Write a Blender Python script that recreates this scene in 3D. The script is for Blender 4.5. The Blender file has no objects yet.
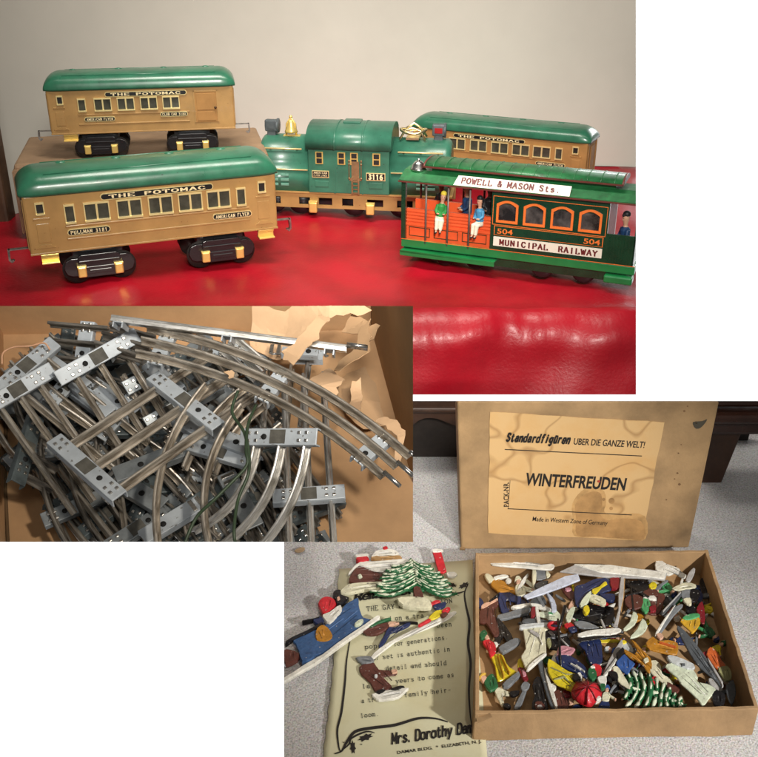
import bpy, bmesh, math, random
from mathutils import Vector, Matrix
random.seed(7)
C = bpy.context.scene.collection
F = 950.0
CAM = Vector((0, 0, 4.4))
PI = math.pi

# ------------------------------------------------------------------ frames of the three displays
class Frame:
    """A display with its own supporting plane: local z = 0 is the plane, the viewer stands at height h."""
    def __init__(s, yh, h):
        s.h = h
        s.a = math.atan((378.5 - yh) / F)
    def link(s, a1):
        s.M = Matrix.Translation(CAM) @ Matrix.Rotation(s.a - a1, 4, 'X') @ Matrix.Translation((0, 0, -s.h))
    def ray(s, px, py):
        x = (px - 379) / F; y = -(py - 378.5) / F; z = -1
        return Vector((x, y * math.sin(s.a) - z * math.cos(s.a), y * math.cos(s.a) + z * math.sin(s.a)))
    def at(s, px, py, z=0.0):
        d = s.ray(px, py); t = (z - s.h) / d.z
        return Vector((d.x * t, d.y * t, z))
    def onplane(s, px, py, p0, n):
        d = s.ray(px, py); c = Vector((0, 0, s.h)); t = (p0 - c).dot(n) / d.dot(n)
        return c + d * t
A1 = math.atan((378.5 + 90) / F)
T = Frame(-90, 4.4); T.link(A1)       # table with the trains
B = Frame(-720, 5.5); B.link(A1)      # carton of track
K = Frame(-188, 6.8); K.link(A1)      # carpet with the figurines

def rayw(px, py):
    return T.ray(px, py)
def cutter(p, q, inside):
    """plane through the eye and two picture points; keeps the side of the third"""
    n = rayw(*p).cross(rayw(*q)).normalized()
    if n.dot(rayw(*inside)) < 0: n = -n
    return (CAM.copy(), n)
CUT1R = cutter((636, 0), (636, 400), (300, 200))
CUT1B = cutter((300, 394.6), (600, 394.6), (400, 100))
CUT2T = cutter((0, 306), (400, 306), (200, 400))
CUT2R = cutter((413, 300), (413, 500), (200, 400))
CUT2B = cutter((0, 542), (400, 542), (200, 400))
CUT3L = cutter((284, 600), (284, 700), (500, 600))
CUT3T = cutter((400, 401), (700, 401), (500, 600))

# ------------------------------------------------------------------ materials
MATS = {}
def mat(name, col, rough=0.5, metal=0.0, var=0.15, scale=6.0, bump=0.0, bscale=40.0, coat=0.0, col2=None, lo=0.35, hi=0.75, spec=0.5, detail=6, stretch=None, chip=None):
    if name in MATS: return MATS[name]
    m = bpy.data.materials.new(name); m.use_nodes = True
    nt = m.node_tree; N = nt.nodes; L = nt.links
    b = N['Principled BSDF']
    b.inputs['Metallic'].default_value = metal
    b.inputs['Specular IOR Level'].default_value = spec
    b.inputs['Coat Weight'].default_value = coat
    b.inputs['Coat Roughness'].default_value = 0.12
    tc = N.new('ShaderNodeTexCoord')
    no = N.new('ShaderNodeTexNoise'); no.inputs['Scale'].default_value = scale; no.inputs['Detail'].default_value = detail; no.inputs['Roughness'].default_value = 0.62
    src = tc.outputs['Object']
    if stretch:
        mp = N.new('ShaderNodeMapping'); mp.inputs['Scale'].default_value = stretch; L.new(src, mp.inputs['Vector']); src = mp.outputs['Vector']
    L.new(src, no.inputs['Vector'])
    rmp = N.new('ShaderNodeMapRange'); rmp.inputs['From Min'].default_value = lo; rmp.inputs['From Max'].default_value = hi
    L.new(no.outputs['Fac'], rmp.inputs['Value'])
    mx = N.new('ShaderNodeMix'); mx.data_type = 'RGBA'
    c2 = col2 if col2 else tuple(c * (1 - var * 2.2) for c in col)
    mx.inputs[6].default_value = (*[min(1, c * (1 + var * 0.4)) for c in col], 1); mx.inputs[7].default_value = (*c2, 1)
    L.new(rmp.outputs[0], mx.inputs[0]); out = mx.outputs[2]
    if chip:
        cn = N.new('ShaderNodeTexNoise'); cn.inputs['Scale'].default_value = chip[1]; cn.inputs['Detail'].default_value = 3; L.new(tc.outputs['Object'], cn.inputs['Vector'])
        cr = N.new('ShaderNodeMapRange'); cr.inputs['From Min'].default_value = chip[2]; cr.inputs['From Max'].default_value = chip[2] + .03; L.new(cn.outputs['Fac'], cr.inputs['Value'])
        cm = N.new('ShaderNodeMix'); cm.data_type = 'RGBA'; L.new(cr.outputs[0], cm.inputs[0]); L.new(out, cm.inputs[6]); cm.inputs[7].default_value = (*chip[0], 1); out = cm.outputs[2]
    L.new(out, b.inputs['Base Color'])
    rr = N.new('ShaderNodeMapRange'); rr.inputs['To Min'].default_value = max(0.03, rough - 0.09); rr.inputs['To Max'].default_value = min(1, rough + 0.12)
    n2 = N.new('ShaderNodeTexNoise'); n2.inputs['Scale'].default_value = scale * 3.1; n2.inputs['Detail'].default_value = 4
    L.new(tc.outputs['Object'], n2.inputs['Vector']); L.new(n2.outputs['Fac'], rr.inputs['Value']); L.new(rr.outputs[0], b.inputs['Roughness'])
    if bump:
        n3 = N.new('ShaderNodeTexNoise'); n3.inputs['Scale'].default_value = bscale; n3.inputs['Detail'].default_value = 5
        L.new(tc.outputs['Object'], n3.inputs['Vector'])
        bp = N.new('ShaderNodeBump'); bp.inputs['Strength'].default_value = bump; bp.inputs['Distance'].default_value = 0.02
        L.new(n3.outputs['Fac'], bp.inputs['Height']); L.new(bp.outputs['Normal'], b.inputs['Normal'])
    MATS[name] = m
    return m

# ------------------------------------------------------------------ mesh builder
class MB:
    def __init__(s): s.v = []; s.f = []; s.m = []; s.sm = []
    def add(s, vs, fs, mi=0, smooth=False):
        o = len(s.v); s.v += [tuple(v) for v in vs]
        for f in fs: s.f.append([i + o for i in f]); s.m.append(mi); s.sm.append(smooth)
        return s
    def box(s, x0, x1, y0, y1, z0, z1, mi=0, bev=0.0, mx=None):
        if bev <= 0:
            vs = [Vector((x, y, z)) for z in (z0, z1) for y in (y0, y1) for x in (x0, x1)]
            fs = [(0, 2, 3, 1), (4, 5, 7, 6), (0, 1, 5, 4), (2, 6, 7, 3), (0, 4, 6, 2), (1, 3, 7, 5)]
            if mx: vs = [mx @ v for v in vs]
            return s.add(vs, fs, mi)
        bm = bmesh.new()
        bmesh.ops.create_cube(bm, size=1)
        for v in bm.verts: v.co = Vector(((x0 + x1) / 2 + v.co.x * (x1 - x0), (y0 + y1) / 2 + v.co.y * (y1 - y0), (z0 + z1) / 2 + v.co.z * (z1 - z0)))
        bmesh.ops.bevel(bm, geom=bm.edges[:], offset=min(bev, 0.45 * min(x1 - x0, y1 - y0, z1 - z0)), segments=2, affect='EDGES', profile=0.5)
        return s.bm(bm, mi, mx)
    def bm(s, bm, mi=0, mx=None, smooth=False):
        bm.verts.index_update()
        s.add([(mx @ v.co) if mx else v.co.copy() for v in bm.verts], [[v.index for v in f.verts] for f in bm.faces], mi, smooth)
        bm.free(); return s
    def prism(s, poly, ax, a0, a1, mi=0, smooth=False):
        """poly of 2D points in the two axes other than ax, extruded from a0 to a1"""
        def mk(p, a):
            return {'x': (a, p[0], p[1]), 'y': (p[0], a, p[1]), 'z': (p[0], p[1], a)}[ax]
        n = len(poly)
        vs = [mk(p, a0) for p in poly] + [mk(p, a1) for p in poly]
        fs = [tuple(range(n))[::-1], tuple(range(n, 2 * n))]
        o = len(s.v); s.v += vs
        for f in fs: s.f.append([i + o for i in f]); s.m.append(mi); s.sm.append(False)
        for i in range(n): s.f.append([o + i, o + (i + 1) % n, o + n + (i + 1) % n, o + n + i]); s.m.append(mi); s.sm.append(smooth)
        return s
    def tube(s, pts, r, n=8, mi=0, cap=True, smooth=True):
        pts = [Vector(p) for p in pts]
        rs = r if isinstance(r, (list, tuple)) else [r] * len(pts)
        prof = [(math.cos(2 * PI * i / n), math.sin(2 * PI * i / n)) for i in range(n)]
        return s.sweep(pts, prof, rs, mi, cap, smooth)
    def sweep(s, pts, prof, rs=None, mi=0, cap=True, smooth=False, up=None):
        pts = [Vector(p) for p in pts]; k = len(prof); rs = rs or [1.0] * len(pts)
        u = Vector(up) if up else None
        o = len(s.v)
        for i, p in enumerate(pts):
            d = (pts[min(i + 1, len(pts) - 1)] - pts[max(i - 1, 0)])
            d = d.normalized() if d.length > 1e-9 else Vector((0, 0, 1))
            if up: a = d.cross(Vector(up)).normalized(); b = a.cross(d).normalized()
            else:
                if u is None: u = Vector((0, 0, 1)) if abs(d.z) < 0.9 else Vector((1, 0, 0))
                a = d.cross(u).normalized(); b = a.cross(d).normalized(); u = b
            for (x, y) in prof: s.v.append(tuple(p + a * x * rs[i] + b * y * rs[i]))
        for i in range(len(pts) - 1):
            for j in range(k):
                s.f.append([o + i * k + j, o + i * k + (j + 1) % k, o + (i + 1) * k + (j + 1) % k, o + (i + 1) * k + j]); s.m.append(mi); s.sm.append(smooth)
        if cap:
            s.f.append([o + j for j in range(k)][::-1]); s.m.append(mi); s.sm.append(False)
            e = o + (len(pts) - 1) * k
            s.f.append([e + j for j in range(k)]); s.m.append(mi); s.sm.append(False)
        return s
    def lathe(s, prof, c, ax='z', n=24, mi=0, smooth=True):
        """prof: (radius, height) pairs about an axis through c"""
        o = len(s.v); c = Vector(c)
        for (r, h) in prof:
            for i in range(n):
                t = 2 * PI * i / n; p = (r * math.cos(t), r * math.sin(t))
                q = {'z': (p[0], p[1], h), 'y': (p[0], h, p[1]), 'x': (h, p[0], p[1])}[ax]
                s.v.append(tuple(c + Vector(q)))
        for k in range(len(prof) - 1):
            for i in range(n):
                s.f.append([o + k * n + i, o + k * n + (i + 1) % n, o + (k + 1) * n + (i + 1) % n, o + (k + 1) * n + i]); s.m.append(mi); s.sm.append(smooth)
        s.f.append([o + i for i in range(n)][::-1]); s.m.append(mi); s.sm.append(False)
        e = o + (len(prof) - 1) * n
        s.f.append([e + i for i in range(n)]); s.m.append(mi); s.sm.append(False)
        return s
    def ball(s, c, r, mi=0, sc=(1, 1, 1), n=12):
        c = Vector(c); o = len(s.v); m = n // 2 + 1
        for j in range(m + 1):
            t = PI * j / m
            for i in range(n):
                a = 2 * PI * i / n
                s.v.append((c.x + r * sc[0] * math.sin(t) * math.cos(a), c.y + r * sc[1] * math.sin(t) * math.sin(a), c.z + r * sc[2] * math.cos(t)))
        for j in range(m):
            for i in range(n): s.f.append([o + j * n + i, o + (j + 1) * n + i, o + (j + 1) * n + (i + 1) % n, o + j * n + (i + 1) % n]); s.m.append(mi); s.sm.append(True)
        return s
    def xf(s, M):
        s.v = [tuple(M @ Vector(v)) for v in s.v]; return s
    def build(s, name, mats, parent=None, M=None, cuts=(), bevel=0):
        me = bpy.data.meshes.new(name); me.from_pydata(s.v, [], s.f)
        for m in (mats if isinstance(mats, (list, tuple)) else [mats]): me.materials.append(m)
        me.polygons.foreach_set('material_index', s.m); me.polygons.foreach_set('use_smooth', s.sm)
        bm = bmesh.new(); bm.from_mesh(me)
        bmesh.ops.remove_doubles(bm, verts=bm.verts, dist=1e-5)
        bmesh.ops.recalc_face_normals(bm, faces=bm.faces); bm.to_mesh(me); bm.free()
        me.update()
        o = bpy.data.objects.new(name, me); C.objects.link(o)
        if parent: o.parent = parent
        if M is not None:
            if parent: o.matrix_local = M
            else: o.matrix_world = M
        if bevel:
            bv = o.modifiers.new('bevel', 'BEVEL'); bv.width = bevel; bv.segments = 2; bv.limit_method = 'ANGLE'; bv.angle_limit = math.radians(40)
        if cuts:
            W = world(o)
            cut(o, W, cuts)
        return o

def world(o):
    M = o.matrix_basis.copy(); p = o.parent
    while p: M = p.matrix_basis @ M; p = p.parent
    return M
def cut(o, W, cuts):
    bm = bmesh.new(); bm.from_mesh(o.data); Wi = W.inverted()
    for (c, n) in cuts:
        lc = Wi @ c; ln = (Wi.to_3x3() @ n).normalized()
        r = bmesh.ops.bisect_plane(bm, geom=bm.verts[:] + bm.edges[:] + bm.faces[:], plane_co=lc, plane_no=-ln, clear_outer=True)
        es = [e for e in r['geom_cut'] if isinstance(e, bmesh.types.BMEdge) and e.is_valid and e.is_boundary]
        if es:
            try: bmesh.ops.holes_fill(bm, edges=es, sides=0)
            except Exception: pass
    bm.to_mesh(o.data); bm.free(); o.data.update()

def tag(o, label=None, cat=None, group=None, kind=None):
    if label: o['label'] = label
    if cat: o['category'] = cat
    if group: o['group'] = group
    if kind: o['kind'] = kind
    return o
def thing(name, label, cat, M, group=None):
    o = bpy.data.objects.new(name, None); C.objects.link(o); o.matrix_world = M
    o.empty_display_size = 0.1
    return tag(o, label, cat, group)

# ------------------------------------------------------------------ curves, lettering
def smooth(pts, k=4, closed=True):
    out = []; n = len(pts)
    rng = range(n) if closed else range(n - 1)
    for i in rng:
        if closed: p = [pts[(i + j) % n] for j in (-1, 0, 1, 2)]
        else: p = [pts[max(0, i - 1)], pts[i], pts[i + 1], pts[min(n - 1, i + 2)]]
        for j in range(k):
            t = j / k
            out.append(tuple(0.5 * (2 * b + (c - a) * t + (2 * a - 5 * b + 4 * c - d) * t * t + (3 * b - a - 3 * c + d) * t ** 3) for a, b, c, d in zip(*p)))
    if not closed: out.append(tuple(pts[-1]))
    return out
GL = {
'A':'0,0 2,6 4,0;0.8,2 3.2,2','B':'0.4,0 0.4,6;~0.4,6 2.6,6 3.3,4.7 2.6,3.2 0.4,3.2;~0.4,3.2 3,3.2 3.8,1.6 3,0 0.4,0','C':'~3.7,4.6 2.6,6 1,5.5 0.2,3 1,0.5 2.6,0 3.8,1.3',
'D':'0.4,0 0.4,6;~0.4,6 2.4,6 3.8,4.6 3.8,1.4 2.4,0 0.4,0','E':'0.4,0 0.4,6;0.4,6 3.5,6 3.5,5;0.4,3.1 2.6,3.1;0.4,0 3.6,0 3.6,1','F':'0.4,0 0.4,6;0.4,6 3.5,6 3.5,5;0.4,3.1 2.6,3.1',
'G':'~3.7,4.7 2.6,6 1,5.5 0.2,3 1,0.5 2.6,0 3.6,0.8;3.6,0.4 3.6,2.6;2.4,2.6 4,2.6','H':'0.4,0 0.4,6;3.6,0 3.6,6;0.4,3.1 3.6,3.1','I':'2,0 2,6','J':'2.8,6 2.8,1;~2.8,1 2,0 0.6,0.3 0.3,1.4',
'K':'0.4,0 0.4,6;3.6,6 0.4,2.5;1.6,3.7 3.8,0','L':'0.6,0 0.6,6;0.6,0 3.7,0 3.7,1.2','M':'0.2,0 0.2,6;0.2,6 2,1.5 3.8,6;3.8,6 3.8,0','N':'0.4,0 0.4,6;0.4,6 3.6,0.2;3.6,0.2 3.6,6',
'O':'~2,0 0.4,1.2 0.1,3 0.4,4.8 2,6 3.6,4.8 3.9,3 3.6,1.2 2,0','P':'0.5,0 0.5,6;~0.5,6 2.8,6 3.7,4.6 2.8,3 0.5,3','Q':'~2,0 0.4,1.2 0.1,3 0.4,4.8 2,6 3.6,4.8 3.9,3 3.6,1.2 2,0;2.4,1.2 3.8,-0.6',
'R':'0.5,0 0.5,6;~0.5,6 2.8,6 3.6,4.6 2.8,3.2 0.5,3.2;2.2,3.2 3.9,0','S':'~3.5,4.9 2.4,6 0.8,5.6 0.6,4.2 2,3.2 3.4,2.2 3.5,0.8 2,0 0.3,1','T':'2,0 2,6;0.1,4.8 0.1,6 3.9,6 3.9,4.8',
'U':'0.4,6 0.4,2;~0.4,2 0.9,0.4 2,0 3.1,0.4 3.6,2;3.6,2 3.6,6','V':'0,6 2,0.1;2,0.1 4,6','W':'-0.2,6 1,0.1;1,0.1 2,4.8;2,4.8 3,0.1;3,0.1 4.2,6','X':'0.2,0 3.8,6;0.2,6 3.8,0','Y':'0.1,6 2,3 3.9,6;2,3 2,0','Z':'0.5,5 0.5,6 3.6,6 0.4,0 3.7,0 3.7,1',
'&':'~3.9,2.8 3,0.9 1.4,0 0.3,1.2 0.8,2.8 2.4,4.2 2.5,5.6 1.6,6 0.9,5.2 1.4,3.8 3.9,0','.':'1.8,0 2.2,0.15;1.8,0.3 2.2,0.5',',':'2.1,0.5 1.6,-1','-':'0.8,2.5 3.2,2.5','!':'2,6 2,2;2,0 2,0.5',
'0':'~2,0 0.5,1.2 0.3,3 0.5,4.8 2,6 3.5,4.8 3.7,3 3.5,1.2 2,0','1':'0.8,4.8 2,6 2,0','3':'~0.5,5.2 2,6 3.4,4.8 2,3.3 3.6,1.6 2,0 0.4,0.9','4':'2.9,0 2.9,6 0.2,1.8 4,1.8','5':'3.5,6 0.9,6 0.7,3.4;~0.7,3.4 2.4,3.8 3.7,2 2.2,0 0.4,0.8','6':'~3.2,5.7 1.4,5 0.4,2 1.4,0.1 3,0.2 3.6,1.9 2.4,3.4 0.7,2.5','8':'~2,3.2 0.7,4.6 2,6 3.3,4.6 2,3.2 0.4,1.5 2,0 3.6,1.5 2,3.2',
'a':'~0.6,3.3 2,4 3.2,3.2 3.2,0;~3.2,2.3 1,2.2 0.4,1 1.6,0 3.2,0.9','b':'0.5,6 0.5,0;~0.5,3 2,4 3.6,3.2 3.6,0.8 2,0 0.5,0.9','c':'~3.5,3 2.4,4 0.7,3.2 0.5,1 2,0 3.6,0.9','d':'3.4,6 3.4,0;~3.4,3 2,4 0.4,3.2 0.4,0.8 2,0 3.4,0.9',
'e':'~0.5,2 3.5,2.1 3.2,3.6 2,4 0.7,3.2 0.5,1 2,0 3.5,0.7','f':'1.8,0 1.8,4.6;~1.8,4.6 2.2,6 3.6,5.7;0.6,3.9 3.2,3.9','g':'~3.3,3 2,4 0.5,3.2 0.5,1.2 2,0.4 3.3,1.3;3.3,4 3.3,-1;~3.3,-1 2,-2 0.6,-1.5','h':'0.5,0 0.5,6;~0.5,2.8 2,4 3.2,3.2 3.3,0','i':'2,0 2,4;1.9,5.4 2.1,5.7','j':'2.4,4 2.4,-1;~2.4,-1 1.6,-2 0.6,-1.6;2.3,5.4 2.5,5.7',
'k':'0.5,0 0.5,6;3.2,4 0.5,1.8;1.5,2.6 3.5,0','l':'2,0 2,6','m':'0.1,0 0.1,4;~0.1,3 1.2,4 2,3.2 2,0;~2,3 3.1,4 3.9,3.2 3.9,0','n':'0.5,0 0.5,4;~0.5,2.8 2,4 3.2,3.2 3.3,0','o':'~2,0 0.5,0.8 0.4,3.2 2,4 3.6,3.2 3.6,0.8 2,0','p':'0.5,4 0.5,-2;~0.5,3 2,4 3.6,3.2 3.6,0.8 2,0 0.5,0.9',
'r':'0.9,0 0.9,4;~0.9,2.5 2,3.9 3.4,3.7','s':'~3.3,3.2 2,4 0.7,3.1 2,2.1 3.4,1.1 2,0 0.5,0.7','t':'~1.6,5.4 1.6,1 2.4,0 3.5,0.5;0.5,3.9 3.2,3.9','u':'0.6,4 0.6,1;~0.6,1 1.6,0 3.3,1;3.3,4 3.3,0','ü':'0.6,4 0.6,1;~0.6,1 1.6,0 3.3,1;3.3,4 3.3,0;1,5.1 1.1,5.5;2.7,5.1 2.8,5.5','v':'0.3,4 2,0.1 3.7,4','w':'0,4 1,0.1 2,3.5 3,0.1 4,4','y':'0.3,4 2,0.3;3.7,4 1.2,-2','x':'0.4,0 3.6,4;0.4,4 3.6,0','z':'0.5,4 3.5,4 0.5,0 3.5,0',
'*':'1.4,2.4 2.6,2.4;1.4,3 2.6,3;1.4,2.7 2.6,2.7'}
def glyph_mb(text, thick=0.9, thin=0.5, serif=0.75, adv=5.2, slant=0.0, narrow=()):
    """stroke lettering in the xy plane, cap height 6; returns builder and total width"""
    mb = MB(); x = 0; k = 0
    for ch in text:
        if ch == ' ': x += adv * 0.8; continue
        g = GL.get(ch)
        if g is None: x += adv; continue
        xmax = 6
        off = x - (1.1 if ch in 'Iil!.,' and narrow else 0)
        for st in g.split(';'):
            cur = st[0] == '~'
            pts = [tuple(float(q) for q in p.split(',')) for p in st.lstrip('~').split(' ')]
            ends = (pts[0], pts[-1])
            if cur: pts = smooth(pts, 5, False)
            for i in range(len(pts) - 1):
                (ax, ay), (bx, by) = pts[i], pts[i + 1]
                dx, dy = bx - ax, by - ay; l = math.hypot(dx, dy) or 1e-6
                w = (thin + (thick - thin) * abs(dy / l)) / 2
                nx, ny = -dy / l * w, dx / l * w; ex, ey = (dx / l * w * 0.5, dy / l * w * 0.5)
                k += 1; z = 0.0008 * (k % 9)
                mb.add([(off + ax + nx - ex, ay + ny - ey, z), (off + ax - nx - ex, ay - ny - ey, z), (off + bx - nx + ex, by - ny + ey, z), (off + bx + nx + ex, by + ny + ey, z)], [(0, 1, 2, 3)])
            if serif and not cur or (serif and ch in 'hnmrua' and cur):
                for e in ends:
                    if abs(e[1]) < 0.15 or abs(e[1] - 6) < 0.05 or (ch.islower() and (abs(e[1] - 4) < 0.05) and not cur) or abs(e[1] + 2) < 0.05:
                        if ch in '.,!-': continue
                        k += 1; z = 0.0008 * (k % 9); h = thin / 2; y = e[1] + (h if e[1] < 3 else -h) * 0.2
                        mb.add([(off + e[0] - serif, y - h, z), (off + e[0] + serif, y - h, z), (off + e[0] + serif, y + h, z), (off + e[0] - serif, y + h, z)], [(0, 1, 2, 3)])
        x += adv - (2.0 if ch in 'Iil!.,' and narrow else 0)
    if slant: mb.v = [(v[0] + slant * v[1], v[1], v[2]) for v in mb.v]
    return mb, x - adv + 4
def font_mb(text, bold=0.0, slant=0.0, squeeze=1.0):
    cu = bpy.data.curves.new('lettering', 'FONT'); cu.body = text; cu.size = 8.2; cu.offset = bold; cu.resolution_u = 3; cu.shear = slant
    ob = bpy.data.objects.new('lettering', cu); C.objects.link(ob)
    bpy.context.view_layer.update()
    dg = bpy.context.evaluated_depsgraph_get()
    me = bpy.data.meshes.new_from_object(ob.evaluated_get(dg))
    mb = MB(); mb.add([v.co.copy() for v in me.vertices], [list(p.vertices) for p in me.polygons])
    bpy.data.objects.remove(ob); bpy.data.curves.remove(cu); bpy.data.meshes.remove(me)
    w = max((v[0] for v in mb.v), default=1)
    return mb, w
def place_text(mb, w, p0, p1, nrm, cap, lift=0.004):
    """put lettering with its baseline from p0 to p1 on a plane facing nrm; cap = cap height"""
    d = (p1 - p0); L_ = d.length; d.normalize(); nrm = nrm.normalized(); u = nrm.cross(d).normalized()
    sx = L_ / w; sy = cap / 6.0
    mb.v = [tuple(p0 + d * v[0] * sx + u * v[1] * sy + nrm * (lift + v[2])) for v in mb.v]
    return mb

# ------------------------------------------------------------------ camera, world, lamps
cam_d = bpy.data.cameras.new('camera'); cam = bpy.data.objects.new('camera', cam_d); C.objects.link(cam)
cam.location = CAM; cam.rotation_euler = (PI / 2 - A1, 0, 0)
cam_d.sensor_width = 36; cam_d.lens = 36 * F / 758; cam_d.clip_end = 500; cam_d.clip_start = 0.05
bpy.context.scene.camera = cam
w_ = bpy.data.worlds.new('World'); bpy.context.scene.world = w_; w_.use_nodes = True
bg = w_.node_tree.nodes['Background']; bg.inputs[0].default_value = (1.0, 0.95, 0.88, 1); bg.inputs[1].default_value = 0.11
sc = bpy.context.scene
sc.view_settings.view_transform = 'Standard'; sc.view_settings.look = 'None'; sc.view_settings.exposure = 0; sc.view_settings.gamma = 1

def aim(o, loc, tgt):
    o.location = loc; o.rotation_euler = (Vector(tgt) - Vector(loc)).to_track_quat('-Z', 'Y').to_euler()
def area(name, loc, tgt, power, size, sy=None, col=(1, 0.95, 0.88), spread=180):
    l = bpy.data.lights.new(name, 'AREA'); l.spread = math.radians(spread); l.energy = power; l.size = size; l.color = col
    if sy: l.shape = 'RECTANGLE'; l.size_y = sy
    o = bpy.data.objects.new(name, l); C.objects.link(o); aim(o, loc, tgt); return o
def spot(name, loc, tgt, power, ang, blend, rad, col=(1, 0.93, 0.82)):
    l = bpy.data.lights.new(name, 'SPOT'); l.energy = power; l.spot_size = math.radians(ang); l.spot_blend = blend; l.shadow_soft_size = rad; l.color = col
    o = bpy.data.objects.new(name, l); C.objects.link(o); aim(o, loc, tgt); return o
CW = cam.matrix_basis.copy() if False else (Matrix.Translation(CAM) @ Matrix.Rotation(PI / 2 - A1, 4, 'X'))
# white studio backdrop, far behind everything, lit white by added lamps out of view
mb = MB().add([(-45, -38, -48), (45, -38, -48), (45, 38, -48), (-45, 38, -48)], [(0, 1, 2, 3)])
mb.add([(-45, -38, -48.5), (45, -38, -48.5), (45, 38, -48.5), (-45, 38, -48.5)], [(0, 3, 2, 1)])
tag(mb.build('backdrop', mat('white_paper', (0.9, 0.9, 0.9), 0.9, var=0.0, spec=0.0), M=CW), kind='structure')
for sx in (-1, 1):
    for sy in (-1, 1):
        area('added_backdrop_fill', CW @ Vector((sx * 21, sy * 21, -34)), CW @ Vector((sx * 8, sy * 8, -48)), 8500, 9, 9, (1, 1, 1))
# ================================================================== the table with the trains
green = mat('roof_green_enamel', (0.028, 0.16, 0.088), 0.30, var=0.2, scale=2.2, coat=0.25, bump=0.06, bscale=7, chip=((.010, .05, .03), 22, .70))
green_loco = mat('dark_green_enamel', (0.040, 0.165, 0.105), 0.32, var=0.2, scale=2.5, coat=0.15, bump=0.06, bscale=7, chip=((.02, .04, .03), 26, .71))
tan = mat('tan_enamel', (0.43, 0.25, 0.085), 0.38, var=0.14, scale=1.8, coat=0.1, bump=0.06, bscale=12, chip=((.22, .10, .03), 24, .70))
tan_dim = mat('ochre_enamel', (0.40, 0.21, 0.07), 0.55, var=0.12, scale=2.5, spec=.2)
brass = mat('brass', (0.90, 0.66, 0.20), 0.3, 0.55, var=0.06, scale=3)
gold = mat('gold_trim', (0.93, 0.76, 0.36), 0.32, 0.45, var=0.05, scale=5)
pane_m = mat('dark_window_pane', (0.07, 0.068, 0.05), 0.15, var=0.3, scale=5)
pane_blk = mat('black_window_opening', (0.012, 0.01, 0.008), 0.5, var=0.1)
black = mat('black_enamel', (0.012, 0.012, 0.014), 0.3, var=0.15, coat=0.3)
plate_blk = mat('black_plate', (0.01, 0.01, 0.01), 0.35, var=0.1)
steel = mat('worn_steel', (0.45, 0.43, 0.40), 0.4, 1.0, var=0.3, scale=14)
gold_ink = mat('gold_lettering', (0.85, 0.72, 0.42), 0.45, var=0.05)

# --- wall
wall_m = mat('cream_wall', (0.70, 0.665, 0.585), 0.85, var=0.05, scale=0.35, bump=0.06, bscale=5)
mb = MB().box(-14, 14, 18.3, 18.8, -6, 14)
tag(mb.build('wall', wall_m, cuts=[CUT1R, CUT1B]), 'plain cream painted wall behind the toy trains', 'wall', kind='structure')
mb = MB(); mb.box(-7.2, -5.86, 14.6, 14.95, -1.5, 3.9, bev=0.05)
tag(mb.build('wooden_upright', mat('dark_brown_wood', (0.10, 0.055, 0.03), 0.5, var=0.3, scale=3)), 'dark brown wooden upright at the left end of the red cloth', 'upright')

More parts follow.
